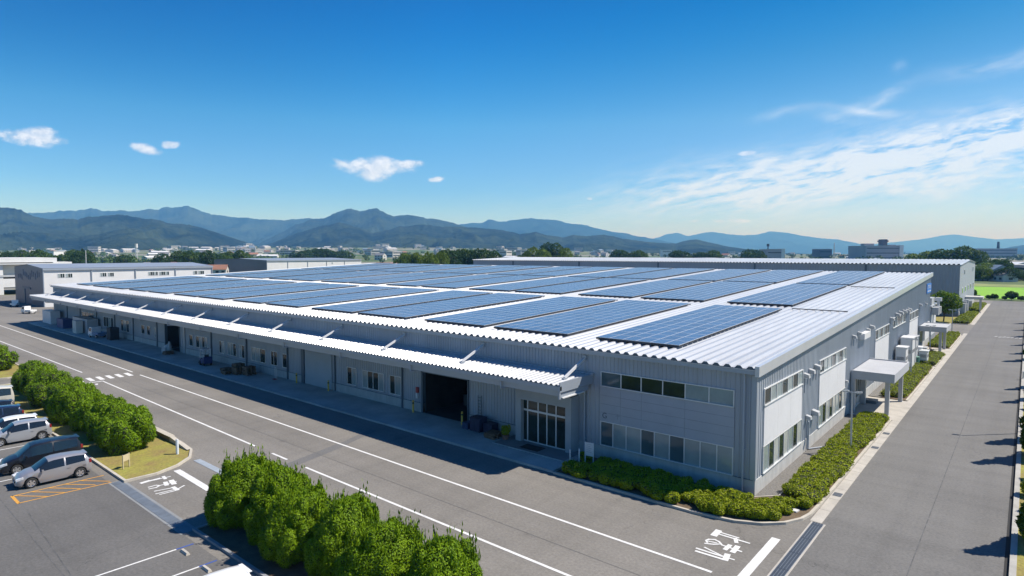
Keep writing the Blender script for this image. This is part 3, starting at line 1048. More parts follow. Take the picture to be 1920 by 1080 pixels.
def window(x0, x1, z0, z1, mull, kinds, y=0.0, parent=bld, fr=0.06, axis='x', fm=FRAME, sill=True):
    """framed strip window; mull = positions of mullions; kinds = glass index for each light.
    axis 'x': on the front wall facing -y; axis 'y': on the side wall facing +x"""
    f = MB()
    q = MB()

    def bx(mb, a0, a1, d0, d1, za, zb, m=0):
        if axis == 'x':
            mb.box(a0, y - d1, za, a1, y - d0, zb, m)
        else:
            mb.box(y + d0, a0, za, y + d1, a1, zb, m)
    D = 0.10
    bx(f, x0 - fr, x1 + fr, 0.0, D, z1, z1 + fr)
    bx(f, x0 - fr, x1 + fr, 0.0, D + (0.05 if sill else 0), z0 - fr, z0)
    bx(f, x0 - fr, x0, 0.0, D, z0, z1)
    bx(f, x1, x1 + fr, 0.0, D, z0, z1)
    for mx in mull:
        bx(f, mx - fr * 0.55, mx + fr * 0.55, 0.0, D - 0.01, z0, z1)
    w = f.build('window', fm, parent)
    e = [x0] + list(mull) + [x1]
    for i, (a, b) in enumerate(zip(e, e[1:])):
        bx(q, a, b, 0.045, 0.055, z0, z1, kinds[i % len(kinds)])
    q.build('pane', [GLASS, BLIND, BLINDW, GLASS2], w)
    return w


# office corner: smooth panels between two ribbon windows
sp = MB()
edges = [-10.68, -9.05, -7.46, -4.39, -1.22]
for a, b in zip(edges, edges[1:]):
    for k in range(4):
        z0 = 2.76 + k * 0.607
        sp.box(a + 0.006, -0.07, z0 + 0.006, b - 0.006, 0.0, z0 + 0.60)
sp.build('cladding_panel', SMOOTH, bld)
MB().box(-10.68, -0.058, 2.76, -1.22, 0.0, 5.19).build('panel_joints', mat('joint', (0.13, 0.14, 0.16), 0.8), bld)
window(-10.57, -1.31, 5.27, 6.21, [-9.02, -7.49, -5.93, -4.38, -2.82], [3, 0, 0, 0, 1, 1])
window(-10.57, -1.31, 1.08, 2.70, [-9.62, -8.58, -7.46, -6.48, -5.4, -4.39, -3.33, -2.26], [3, 1, 1, 3, 1, 3, 1, 1, 1])
# the letter G and a faint mark on the panels
fc = bpy.data.curves.new('letter', 'FONT')
fc.body = 'G'
fc.size = 0.55
fc.extrude = 0.008
fo = bpy.data.objects.new('tmp', fc)
COL.objects.link(fo)
bpy.context.view_layer.update()
lm = bpy.data.meshes.new_from_object(fo.evaluated_get(bpy.context.evaluated_depsgraph_get()))
bpy.data.objects.remove(fo)
lm.materials.clear()
lm.materials.append(mat('letter_dark', (0.10, 0.12, 0.15), 0.6))
lobj = bpy.data.objects.new('letter', lm)
COL.objects.link(lobj)
lobj.parent = bld
lobj.rotation_euler = (rad(90), 0, 0)
lobj.location = (-10.50, -0.085, 2.98)
mk = MB()
mk.box(-9.28, -0.076, 3.05, -9.25, -0.07, 3.35)
mk.box(-9.42, -0.076, 3.27, -9.10, -0.07, 3.30)
mk.box(-9.36, -0.076, 3.38, -9.16, -0.07, 3.40)
mk.build('letter', mat('letter_faint', (0.25, 0.27, 0.30), 0.6), bld)
# front bay windows
window(-40.7, -39.22, 1.26, 2.92, [-39.95], [0, 1])
window(-38.13, -34.87, 1.28, 2.92, [-37.35, -36.5, -35.65], [1, 0, 0, 1])
window(-33.87, -32.33, 1.28, 2.95, [-33.15], [0, 1])
window(-60.6, -57.3, 1.44, 3.0, [-59.6, -58.5], [1, 1, 0])
window(-55.9, -54.55, 1.44, 3.0, [-55.3], [0, 0])
window(-53.3, -52.45, 1.44, 2.95, [], [0])
window(-69.2, -67.8, 1.45, 2.98, [-68.6], [0, 2])
window(-66.9, -64.6, 1.45, 2.98, [-66.1, -65.4], [1, 1, 0])
window(-63.6, -62.4, 1.45, 2.95, [-63.1], [1, 0])
window(-78.5, -77.4, 1.5, 3.0, [], [0])
window(-76.3, -72.8, 1.5, 3.02, [-75.3, -74.4, -73.6], [0, 1, 0, 1])
window(-96.5, -95.3, 1.7, 3.0, [], [0])
window(-94.2, -93.0, 1.7, 3.05, [], [0])
window(-91.2, -90.6, 1.6, 2.95, [], [1])
window(-105.8, -102.0, 1.4, 3.2, [-104.6, -103.3], [0, 1, 0])
window(-114.6, -109.6, 1.5, 3.2, [-113.3, -112, -110.8], [0, 0, 1, 0])
window(-127, -120, 1.5, 3.3, [-125, -122.5], [0, 0, 0])

# side elevation: ribbon windows with white panels between
def side_panel(y0, y1, z0, z1):
    mb = MB()
    nn = max(2, int((y1 - y0) / 2.2))
    w = (y1 - y0) / nn
    for i in range(nn):
        mb.box(0.0, y0 + i * w + 0.006, z0, 0.075, y0 + (i + 1) * w - 0.006, z1)
    mb.build('white_panel', WPANEL, bld)


for (ya, yb) in ((1.35, 9.5), (14.2, 22.9)):
    side_panel(ya, yb, 2.78, 5.22)
    nn = 7
    mm = [ya + (yb - ya) * i / nn for i in range(1, nn)]
    window(ya, yb, 5.30, 6.24, mm, [0, 1, 1, 0, 1, 0, 1], axis='y')
    nn = 8
    mm = [ya + (yb - ya) * i / nn for i in range(1, nn)]
    window(ya, yb, 1.10, 2.70, mm, [1, 0, 2, 0, 2, 1, 0, 2], axis='y')
side_panel(36.4, 44.5, 1.0, 5.35)
window(36.4, 44.5, 5.45, 6.42, [36.4 + 8.1 * i / 6 for i in range(1, 6)], [0, 1, 0, 1, 0, 0], axis='y')
window(47.2, 56.4, 5.72, 6.85, [48.6, 50.2, 51.8, 53.4, 55.0], [0, 1, 0, 0, 1, 0], axis='y')
side_panel(60.3, 68.3, 2.78, 5.38)
window(60.3, 68.3, 5.45, 6.42, [60.3 + 8 * i / 6 for i in range(1, 6)], [0, 1, 0, 1, 0, 0], axis='y')
window(60.3, 68.3, 1.10, 2.70, [60.3 + 8 * i / 7 for i in range(1, 7)], [0, 2, 0, 1, 2, 0, 0], axis='y')
side_panel(77.0, 82.2, 1.0, 3.6)


def vent(y, z, big=1.0, pipe=0.0):
    """weather hood on the side wall"""
    mb = MB()
    big *= 0.72
    w = 0.30 * big
    for s_ in (0,):
        mb.poly([(0.03, y - w, z + 0.32 * big), (0.55 * big, y - w, z + 0.18 * big), (0.60 * big, y - w, z - 0.15 * big), (0.03, y - w, z - 0.15 * big)])
        mb.poly([(0.03, y + w, z - 0.15 * big), (0.60 * big, y + w, z - 0.15 * big), (0.55 * big, y + w, z + 0.18 * big), (0.03, y + w, z + 0.32 * big)])
        mb.quad((0.03, y - w, z + 0.32 * big), (0.03, y + w, z + 0.32 * big), (0.55 * big, y + w, z + 0.18 * big), (0.55 * big, y - w, z + 0.18 * big))
        mb.quad((0.55 * big, y - w, z + 0.18 * big), (0.55 * big, y + w, z + 0.18 * big), (0.60 * big, y + w, z - 0.15 * big), (0.60 * big, y - w, z - 0.15 * big))
        mb.quad((0.03, y - w, z - 0.15 * big), (0.60 * big, y - w, z - 0.15 * big), (0.60 * big, y + w, z - 0.15 * big), (0.03, y + w, z - 0.15 * big))
    v = mb.build('vent_hood', LGREY, bld)
    if pipe:
        MB().tube((0.14, y - w * 0.5, z - 0.16), (0.14, y - w * 0.5, z - pipe), 0.045).build('vent_pipe', PIPE, v)


for y, z, b_, p_ in [(10.0, 5.75, 1, 1.2), (11.4, 5.85, 1, 1.0), (12.9, 5.95, 1.1, 0.9), (10.9, 2.55, 0.9, 2.3), (12.6, 2.55, 1.2, 0),
                     (25.6, 6.9, 0.9, 0.8), (27.8, 7.0, 0.9, 0.5), (31.8, 6.95, 0.9, 0.6), (33.6, 7.05, 1.1, 0.5), (23.3, 3.2, 0.6, 0),
                     (45.3, 6.9, 1.1, 0.8), (49.0, 7.1, 1.2, 1.2), (51.5, 7.15, 1.2, 0.4), (54.4, 7.1, 1.2, 0.4), (57.0, 7.0, 1.2, 0.9), (58.6, 7.05, 1.2, 0.7),
                     (69.7, 6.95, 1.0, 1.0), (76.5, 6.7, 0.8, 0.5)]:
    vent(y, z, b_, p_)
MB().box(0.03, 28.4, 6.4, 0.5, 31.2, 6.95).build('duct', WHITE, bld)
MB().tube((0.12, 11.2, 0.2), (0.12, 11.2, 2.2), 0.06).tube((0.12, 11.2, 0.18), (0.9, 12.6, 0.16), 0.05).build('vent_pipe', PIPE, bld)

# blue sign at the far top corner of the side wall
t = MB()
t.box(0.04, 77.2, 8.25, 0.14, 82.3, 9.75)
sg = t.build('wall_sign', BLUE, bld)
t = MB()
for (a, b, c, d) in [(77.9, 8.95, 78.2, 9.5), (77.9, 9.40, 79.2, 9.5), (79.6, 9.0, 79.9, 9.5), (79.6, 9.4, 80.9, 9.5), (80.7, 9.0, 80.9, 9.5), (79.6, 9.0, 80.9, 9.1), (77.9, 8.5, 79.6, 8.66), (80.0, 8.5, 81.5, 8.66), (81.3, 9.0, 81.5, 9.5)]:
    t.box(0.142, a, b, 0.15, c, d)
t.build('lettering', WHITE, sg)
# downpipes
for xx, z1 in ((-0.65, 7.45), (-11.93, 5.0)):
    d = MB()
    d.tube((xx, -0.16, 0.15), (xx, -0.16, z1), 0.065, n=10)
    for zz in (1.2, 2.8, 4.4):
        d.box(xx - 0.09, -0.18, zz, xx + 0.09, 0, zz + 0.05)
    d.build('downpipe', PIPE, bld)
MB().tube((-11.6, -0.3, 5.0), (-11.95, -0.16, 4.75), 0.09, n=8).tube((-11.6, -0.9, 5.05), (-11.6, -0.3, 5.0), 0.09, n=8).build('downpipe', PIPE, bld)
MB().box(-0.22, -0.06, 0.98, 0.07, 0.1, 7.3).build('corner_trim', TRIM, bld)

# glazed entrance porch
pf = MB()
pf.box(-17.64, -1.0, 0.2, -17.12, 0, 3.45)
pf.box(-13.0, -1.0, 0.2, -12.5, 0, 3.45)
pf.box(-17.64, -1.0, 3.45, -12.5, 0, 4.25)
po = pf.build('entrance_porch', mat('porch_stone', (0.36, 0.37, 0.38), 0.8, var=0.08, vscale=0.8), bld)
df = MB()
Yd = -0.62
for xx in (-16.72, -15.72, -14.90, -14.06, -13.04):
    df.box(xx - 0.045, Yd - 0.05, 0.2, xx + 0.045, Yd + 0.05, 3.42)
for zz, h in ((0.2, 0.08), (2.55, 0.14), (3.36, 0.08)):
    df.box(-17.1, Yd - 0.06, zz, -13.0, Yd + 0.06, zz + h)
dfo = df.build('glass_door', FRAME, po)
MB().box(-17.12, Yd - 0.012, 0.28, -13.0, Yd + 0.012, 3.40).build('pane', GLASS, dfo)
MB().box(-17.1, -0.05, 2.9, -13.2, -0.02, 3.05).build('light_strip', LGREY, po)

# front canopy: white ribbed roof, deep gutter fascia, struts to the wall
CX0, CX1, CY = -146.4, -11.3, -4.0
cn = MB()
CPITCH = 0.43
nn = int((CX1 - CX0) / CPITCH)
za, zb = 5.92, 5.74
prof = []
for i in range(nn):
    a = CX1 - i * CPITCH
    prof += [(a, 0.0), (a - 0.13, 0.0), (a - 0.21, 0.10), (a - 0.34, 0.10)]
prof.append((CX1 - nn * CPITCH, 0.0))
for (ax, az), (bx, bz) in zip(prof, prof[1:]):
    cn.quad((bx, CY - 0.05, zb + bz), (ax, CY - 0.05, zb + az), (ax, 0, za + az), (bx, 0, za + bz))
can = cn.build('canopy', ROOF, bld)
en = MB()
for i in range(nn):
    a = CX1 - i * CPITCH
    en.poly([(a - 0.13, CY - 0.035, zb - 0.01), (a - 0.42, CY - 0.035, zb - 0.01), (a - 0.34, CY - 0.035, zb + 0.098), (a - 0.21, CY - 0.035, zb + 0.098)])
en.build('rib_ends', DTRIM, can)
f_ = MB()
f_.box(CX0, CY - 0.04, 5.42, CX1, CY + 0.16, 5.71)
f_.box(CX0 + 0.1, CY + 0.25, 4.98, CX1 - 0.15, CY + 0.40, 5.40)
f_.build('canopy_gutter', TRIM, can)
MB().box(CX1 - 0.08, CY - 0.02, 5.30, CX1, -0.02, 5.98).build('end_fascia', TRIM, can)
MB().box(CX1 - 0.24, CY + 0.2, 4.92, CX1 - 0.10, -0.5, 5.25).build('end_beam', TRIM, can)
MB().box(CX0, CY - 0.02, 5.30, CX0 + 0.08, -0.02, 5.98).build('end_fascia', TRIM, can)
MB().box(CX1 - 0.10, CY + 0.3, 4.86, CX1 + 0.02, -1.2, 4.93).build('lit_end_edge', WHITE, can)  # white strip painted in for the sunlit lower edge
MB().box(CX1 - 0.16, CY - 0.06, 4.86, CX1 - 0.02, CY + 0.1, 5.72).build('corner_post', TRIM, can)
MB().quad((CX0, CY + 0.16, 5.46), (CX1, CY + 0.16, 5.46), (CX1, -0.02, 5.55), (CX0, -0.02, 5.55)).build('canopy_soffit', mat('soffit', (0.27, 0.28, 0.29), 0.7), can)
MB().box(CX0, -0.22, 5.88, CX1 + 0.1, 0.0, 6.06).build('canopy_flashing', TRIM, can)
for k in range(14):
    xx = -12.0 - 9.86 * k
    b_ = MB()
    b_.bar((xx, -0.05, 7.02), (xx - 0.0, -2.55, 5.98), 0.15, 0.15)
    so = b_.build('strut', WHITE, can)
    MB().box(xx - 0.16, -0.10, 6.86, xx + 0.16, 0.0, 7.22).build('bracket', TRIM, so)
    MB().box(xx - 0.09, -2.75, 5.84, xx + 0.09, -2.3, 6.0).build('foot_plate', TRIM, so)
    k_ = MB()
    k_.box(xx - 0.07, CY + 0.3, 5.0, xx + 0.07, -0.05, 5.42)
    k_.build('canopy_beam', TRIM, can)
    if k % 1 == 0:
        h_ = MB()
        h_.tube((xx - 4.6, CY + 0.1, 5.42), (xx - 4.6, CY + 0.1, 4.85), 0.06)
        h_.tube((xx - 4.6, CY + 0.1, 4.88), (xx - 4.1, CY + 1.2, 4.84), 0.06)
        h_.build('canopy_outlet', PIPE, can)

# side entrance canopies (flat concrete roofs on posts)
def side_canopy(y0, y1, xo, z0, z1, posts):
    mb = MB()
    mb.box(0.08, y0, z0, xo, y1, z1 - 0.10)
    mb.box(0.08, y0, z1 - 0.10, xo, y0 + 0.14, z1)
    mb.box(0.08, y1 - 0.14, z1 - 0.10, xo, y1, z1)
    mb.box(xo - 0.14, y0 + 0.14, z1 - 0.10, xo, y1 - 0.14, z1)
    c = mb.build('side_canopy', mat('canopy_concrete', (0.40, 0.41, 0.43), 0.8, var=0.06, vscale=0.6), bld)
    for (pxx, pyy) in posts:
        MB().box(pxx - 0.17, pyy - 0.17, 0.06, pxx + 0.17, pyy + 0.17, z0).build('post', LGREY, c)
    return c


c1 = side_canopy(25.2, 33.7, 3.46, 3.18, 3.95, [(2.78, 26.4), (2.9, 33.0)])
c2 = side_canopy(69.7, 76.2, 3.40, 3.20, 3.95, [(2.6, 70.9), (2.7, 75.7)])
window(26.0, 28.9, 0.3, 2.9, [26.7, 27.4, 28.1], [0, 0, 0, 0], axis='y', fr=0.07)
window(71.0, 74.0, 0.3, 2.9, [72, 73], [0, 0, 0], axis='y', fr=0.07)
MB().box(0.08, 29.4, 0.1, 0.5, 29.9, 3.18).box(0.08, 25.2, 0.1, 0.4, 25.7, 3.18).build('porch_pier', LGREY, bld)
mb = MB()
mb.box(0.3, 30.2, 0.06, 1.3, 31.4, 0.35)
tag(mb.build('planter_box', DTRIM), 'low dark bench box on the porch floor under the flat side canopy', 'bench')

# lower annex at the far end of the side elevation
ax = thing('annex', 'small pale metal annex with wall units behind the far end of the hall', 'annex', (0, 90, 0))
mb = MB()
mb.box(-14, 84.2, 0, -0.05, 92.0, 5.7)
mb.build('wall', WALL, ax)
MB().box(-14.2, 84.0, 5.7, 0.1, 92.2, 5.95).build('roof', FLASH, ax)
MB().box(-0.04, 84.6, 0.9, 0.02, 91.6, 4.6).build('white_panel', WPANEL, ax)
for y in (84.8, 87.6):
    MB().box(0.0, y, 4.4, 1.0, y + 1.5, 5.6).build('wall_unit', LGREY, ax)
MB().tube((0.5, 89.6, 6.4), (0.5, 89.6, 7.0), 0.5, 0.5, 10).tube((0.5, 89.6, 5.0), (0.5, 89.6, 6.4), 0.2, 0.2).build('vent_hood', WHITE, ax)
MB().box(-3, 85, 5.95, 0.0, 89, 7.1).build('roof_unit', LGREY, ax)

# ------------------------------------------------------------------ SOLAR ARRAYS
PW, PH_, NCOL, NROW = 1.105, 1.63, 7, 14
rows = [(2.75, 14), (29.0, 15), (54.6, 16)]
starts = [-6.15]
for k in range(8):
    starts += [-15.45 - 19.5 * k, -24.35 - 19.5 * k]
starts = [s_ for s_ in starts if s_ - 7.8 > LX + 0.3]


def panel_mesh(nc, nrow):
    """panels of one array merged: blue faces and bright aluminium edges; local x to -x, y up the slope"""
    mb = MB()
    for i in range(nc):
        for j in range(nrow):
            one_panel(mb, -i * PW, j * PH_)
    return mb


def one_panel(mb, x1, y0):
    w, h, f = PW - 0.012, PH_ - 0.012, 0.028
    x0 = x1 - w
    y1 = y0 + h
    z = 0.0
    mb.quad((x0 + f, y0 + f, z), (x1 - f, y0 + f, z), (x1 - f, y1 - f, z), (x0 + f, y1 - f, z), 0)
    for q in (((x0, y0), (x1, y0), (x1 - f, y0 + f), (x0 + f, y0 + f)), ((x1, y0), (x1, y1), (x1 - f, y1 - f), (x1 - f, y0 + f)),
              ((x1, y1), (x0, y1), (x0 + f, y1 - f), (x1 - f, y1 - f)), ((x0, y1), (x0, y0), (x0 + f, y0 + f), (x0 + f, y1 - f))):
        mb.quad(*((a, b, z + 0.004) for a, b in q), 1)
    for (a, b), (c, d) in (((x0, y0), (x1, y0)), ((x1, y0), (x1, y1)), ((x1, y1), (x0, y1)), ((x0, y1), (x0, y0))):
        mb.quad((a, b, z - 0.04), (c, d, z - 0.04), (c, d, z + 0.004), (a, b, z + 0.004), 1)


pm1 = MB()
one_panel(pm1, 0, 0)
PANEL_ME = pm1.mesh('solar_panel', [SOLAR, PANFR])
merged = {}
tilt = math.atan(SL)
slope_q = Matrix.Rotation(tilt, 4, 'X')
rowname = ['front row', 'middle row', 'far row']
arr_count = 0
for r, (ya, nrow) in enumerate(rows):
    for c, xs_ in enumerate(starts):
        o = thing('solar_array', f'blue solar array in the {rowname[r]} on the roof, {ORD[c]} from the right gable', 'solar panels',
                  (xs_, ya, zroof(ya) + 0.34), 0, 'solar arrays on the hall roof')
        o.rotation_euler = (tilt, 0, 0)
        ncol = 6 if c == 0 else NCOL
        W, H = ncol * PW, nrow * PH_
        rk = MB()
        for k in range(int(H / 1.63) + 1):
            yy = min(k * 1.63 + 0.2, H - 0.1)
            rk.box(-W + 0.02, yy - 0.04, -0.14, -0.02, yy + 0.04, -0.05)
        rk.box(-W - 0.02, -0.05, -0.15, 0.02, 0.0, -0.02)
        rk.box(-W - 0.02, H, -0.15, 0.02, H + 0.04, -0.02)
        for xx in (0.0, -W):
            k = 0.0
            while k < H - 0.5:
                rk.box(xx - 0.03, k, -0.15, xx + 0.03, k + 0.75, -0.02)
                k += 0.86
        for i in range(int(W / 0.685)):
            for k in range(0, int(H / 1.63) + 1, 3):
                yy = min(k * 1.63 + 0.2, H - 0.1)
                rk.box(-i * 0.685 - 0.4, yy - 0.04, -0.20, -i * 0.685 - 0.3, yy + 0.04, -0.14)
        rk.build('rack', RACK, o, world=False)
        near = (r == 0 and c < 4 and ncol * nrow <= 100) or (r == 1 and c < 1)
        if near:
            for i in range(ncol):
                for j in range(nrow):
                    p_ = bpy.data.objects.new('solar_panel', PANEL_ME)
                    p_.location = (-i * PW, j * PH_, 0)
                    COL.objects.link(p_)
                    p_.parent = o
        else:
            if (ncol, nrow) not in merged:
                merged[(ncol, nrow)] = panel_mesh(ncol, nrow).mesh('solar_panels', [SOLAR, PANFR])
            p_ = bpy.data.objects.new('panel_surface', merged[(ncol, nrow)])
            COL.objects.link(p_)
            p_.parent = o

# ------------------------------------------------------------------ FOLIAGE


def quads_object(name, V, m, parent=None, loc_off=(0, 0, 0)):
    """V: (N,4,3) leaf quads -> one mesh object"""
    me = quads_mesh(name, V, m, loc_off)
    o = bpy.data.objects.new(name, me)
    COL.objects.link(o)
    if parent is not None:
        o.parent = parent
    return o


def quads_mesh(name, V, m, loc_off=(0, 0, 0)):
    V = (V - np.array(loc_off)).astype(np.float32)
    n = len(V)
    me = bpy.data.meshes.new(name)
    me.vertices.add(n * 4)
    me.vertices.foreach_set('co', V.reshape(-1))
    me.loops.add(n * 4)
    me.loops.foreach_set('vertex_index', np.arange(n * 4, dtype=np.int32))
    me.polygons.add(n)
    me.polygons.foreach_set('loop_start', np.arange(0, n * 4, 4, dtype=np.int32))
    me.update(calc_edges=True)
    me.materials.append(m)
    return me


def unit(v):
    return v / np.maximum(1e-9, np.linalg.norm(v, axis=-1, keepdims=True))


def leaves(P, N, L, W, rng, up=0.3, spread=0.6, lvar=0.4, flat=0.6):
    """leaf quads at points P; a share `flat` lies across the normal like shingles, the rest stands along it"""
    n = len(P)
    k = int(n * flat)
    if 0 < k < n:
        return np.concatenate([leaves(P[:k], N[:k], L, W, rng, up, spread, lvar, 1.0), leaves(P[k:], N[k:], L, W, rng, up, spread, lvar, 0.0)])
    if flat >= 1.0:
        nf = unit(N + np.array((0, 0, up * 0.6)) + rng.normal(0, spread * 0.6, (n, 3)))
        a = unit(np.cross(nf, rng.normal(0, 1, (n, 3))))
        b = np.cross(nf, a)
        l = (L * 0.8 * (1 + rng.uniform(-lvar, lvar, n)))[:, None]
        w = (W * 1.2 * (1 + rng.uniform(-lvar, lvar, n)))[:, None]
        return np.stack([P - a * l / 2, P + b * w / 2, P + a * l / 2, P - b * w / 2], axis=1)
    a = unit(N * 1.0 + np.array((0, 0, up)) + rng.normal(0, spread, (n, 3)))
    b = unit(np.cross(a, rng.normal(0, 1, (n, 3))))
    l = (L * (1 + rng.uniform(-lvar, lvar, n)))[:, None]
    w = (W * (1 + rng.uniform(-lvar, lvar, n)))[:, None]
    p0 = P - a * l * 0.35
    return np.stack([p0, P + b * w / 2, P + a * l * 0.65, P - b * w / 2], axis=1)


def lump_points(lumps, n, rng, cull=0.86, zmin=None):
    """points on the outer skin of a heap of ellipsoids: lumps = [(cx,cy,cz,rx,ry,rz)]"""
    Lp = np.array(lumps, float)
    area = (Lp[:, 3] * Lp[:, 4] + Lp[:, 4] * Lp[:, 5] + Lp[:, 3] * Lp[:, 5])
    idx = rng.choice(len(Lp), size=int(n * 2.2), p=area / area.sum())
    d = unit(rng.normal(0, 1, (len(idx), 3)))
    sc = rng.uniform(0.86, 1.04, (len(idx), 1))
    P = Lp[idx, :3] + d * Lp[idx, 3:] * sc
    N = unit(d / Lp[idx, 3:])
    keep = np.ones(len(P), bool)
    for k in range(len(Lp)):
        q = (((P - Lp[k, :3]) / Lp[k, 3:]) ** 2).sum(1)
        keep &= ~((q < cull ** 2) & (idx != k))
    if zmin is not None:
        keep &= P[:, 2] > zmin
    P, N = P[keep], N[keep]
    return P[:n], N[:n]


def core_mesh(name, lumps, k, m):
    """solid dark core: the shade inside a crown put into its colour"""
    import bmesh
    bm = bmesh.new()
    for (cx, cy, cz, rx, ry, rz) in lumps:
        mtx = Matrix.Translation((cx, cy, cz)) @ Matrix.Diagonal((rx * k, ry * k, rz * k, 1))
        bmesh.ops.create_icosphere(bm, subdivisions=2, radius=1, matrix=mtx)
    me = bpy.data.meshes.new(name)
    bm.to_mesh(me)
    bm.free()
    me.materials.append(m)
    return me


def bush_lumps(rx, ry, h, k, rng, lr=(0.26, 0.42), boxy=2.6):
    out = [(0, 0, h * 0.47, rx * 0.80, ry * 0.80, h * 0.47)]
    for i in range(k):
        d = unit(rng.normal(0, 1, 3))
        d[2] = abs(d[2]) * 1.0 - 0.25 if rng.random() < 0.75 else d[2]
        d = unit(d)
        s_ = (abs(d[0]) ** boxy + abs(d[1]) ** boxy + abs(d[2]) ** boxy) ** (-1 / boxy)
        r = rng.uniform(*lr)
        f = 1.0 - r * 0.75
        c = d * s_ * f
        m_ = min(rx, ry)
        out.append((c[0] * rx, c[1] * ry, h * 0.5 + c[2] * h * 0.5, r * m_, r * m_, r * m_ * rng.uniform(0.7, 1.0)))
    return out


def hedge_bush(name, label, cat, group, x, y, rx, ry, h, seed, n=9000, L=0.26, W=0.085, up=0.55, m=None, z0=0.06, spikes=0, flame=0.0):
    rng = np.random.default_rng(seed)
    # clipped habit: a blocky body with upright sides, knobbly all over
    lumps = [(0, 0, h * f, rx * w_, ry * w_, h * 0.30) for f, w_ in ((0.26, 0.84), (0.46, 0.90), (0.64, 0.86), (0.76, 0.70))]
    for i in range(46):
        d = unit(rng.normal(0, 1, 3) * np.array((1, 1, 0.8)) + np.array((0, 0, 0.1)))
        s_ = (abs(d[0]) ** 3.2 + abs(d[1]) ** 3.2 + abs(d[2]) ** 5) ** (-1 / 4.0)
        r = rng.uniform(0.17, 0.32)
        c = d * s_ * (0.98 - r * 0.6)
        m_ = min(rx, ry)
        lumps.append((c[0] * rx, c[1] * ry, max(0.25, h * 0.5 + c[2] * h * 0.48), r * m_, r * m_, r * m_ * rng.uniform(0.9, 1.5)))
    if flame:
        # upright habit: narrow towards the top, pointed leaders
        f = lambda z_: 1.0 - flame * max(0.0, z_ / h - 0.45) / 0.55
        lumps = [(a * f(c), b_ * f(c), c, r1 * (0.6 + 0.4 * f(c)), r2 * (0.6 + 0.4 * f(c)), r3 * 1.25) for (a, b_, c, r1, r2, r3) in lumps]
        for _ in range(6):
            lumps.append((rng.uniform(-0.4, 0.4) * rx, rng.uniform(-0.4, 0.4) * ry, h * rng.uniform(0.84, 0.98), 0.28, 0.28, 0.5))
    P, N = lump_points(lumps, n, rng, zmin=0.02)
    V = leaves(P, N, L, W, rng, up=up * 0.4, spread=0.28, flat=0.7)
    if spikes:
        top = P[:, 2] > h * 0.72
        idx = rng.choice(np.where(top)[0], spikes)
        Q = P[idx].repeat(14, axis=0) + rng.normal(0, 0.05, (spikes * 14, 3)) + np.abs(rng.normal(0, 0.16, (spikes * 14, 1))) * np.array((0.1, 0.05, 1.9))
        V = np.concatenate([V, leaves(Q, np.tile((0, 0, 1.0), (len(Q), 1)), 0.22, 0.06, rng, up=0.8, spread=0.25, flat=0)])
    t = thing(name, label, cat, (x, y, z0), rng.uniform(-0.4, 0.4), group)
    quads_object('foliage', V, m or LEAF_H, t)
    c = bpy.data.objects.new('shade_core', core_mesh('shade_core', lumps, 0.80, CROWN_SHADE))
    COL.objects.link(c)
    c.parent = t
    s_ = MB()
    s_.tube((0, 0, 0), (0.05, 0, h * 0.5), 0.12, 0.07)
    s_.build('trunk', TRUNK, t, world=False)
    return t


place = ['bush at the tip of the grass island beside the silver hatchback', 'second bush from the tip of the grass island', 'third bush from the tip of the grass island',
         'fourth bush from the tip of the grass island', 'fifth bush from the tip of the grass island', 'sixth bush from the tip of the grass island',
         'seventh bush from the tip of the grass island', 'farthest bush in the row on the grass island']
for i, (x, y, rx, ry, h) in enumerate([(-38.6, -20.9, 1.85, 1.8, 2.85), (-42.5, -20.6, 1.65, 1.7, 2.6), (-46.4, -20.5, 1.7, 1.7, 2.5), (-50.6, -20.8, 1.8, 1.8, 2.85),
                                       (-54.8, -20.4, 1.8, 1.7, 2.55), (-59.0, -20.6, 1.85, 1.8, 2.85), (-63.2, -20.3, 1.9, 1.7, 2.7), (-67.4, -20.3, 1.9, 1.7, 2.85)]):
    hedge_bush('hedge_bush', 'rounded clipped green ' + place[i], 'hedge', 'clipped bushes in a row on the grass island', x, y, rx, ry, h, 100 + i, n=30000 if i < 4 else 16000, L=0.15, W=0.06, flame=0.16)
for i, (x, y, rx, ry, h) in enumerate([(-85.2, -20.0, 1.9, 1.7, 2.5), (-89.6, -20.0, 2.0, 1.7, 2.5), (-94.2, -20.0, 2.0, 1.7, 2.6)]):
    hedge_bush('hedge_bush', ['clipped green bush at the left edge beyond the gap in the islands', 'clipped green bush second beyond the gap in the islands', 'clipped green bush third beyond the gap in the islands'][i],
               'hedge', 'clipped bushes on the far island', x, y, rx, ry, h, 140 + i, n=5000)
LEAF_J = leafmat('juniper_leaf', (0.034, 0.092, 0.004), (0.210, 0.320, 0.009), transl=0.02)
place = ['tall juniper bush at the left end of the near hedge', 'juniper bush second from the left in the near hedge', 'juniper bush third from the left in the near hedge',
         'juniper bush fourth from the left in the near hedge', 'juniper bush fifth from the left in the near hedge', 'juniper bush sixth from the left in the near hedge']
for i, (x, y, rx, ry, h) in enumerate([(-20.0, -21.0, 1.55, 2.0, 3.0), (-17.1, -20.7, 1.35, 1.9, 3.0), (-14.3, -21.1, 1.4, 2.0, 2.75), (-11.3, -20.7, 1.35, 1.9, 2.9),
                                       (-8.2, -21.0, 1.4, 1.95, 2.8), (-5.0, -20.7, 1.35, 1.9, 2.95)]):
    hedge_bush('juniper_bush', 'shaggy ' + place[i], 'hedge', 'shaggy bushes of the near hedge', x, y, rx, ry, h, 170 + i, n=60000, L=0.13, W=0.042, up=0.7, spikes=36, flame=0.20, m=LEAF_J)

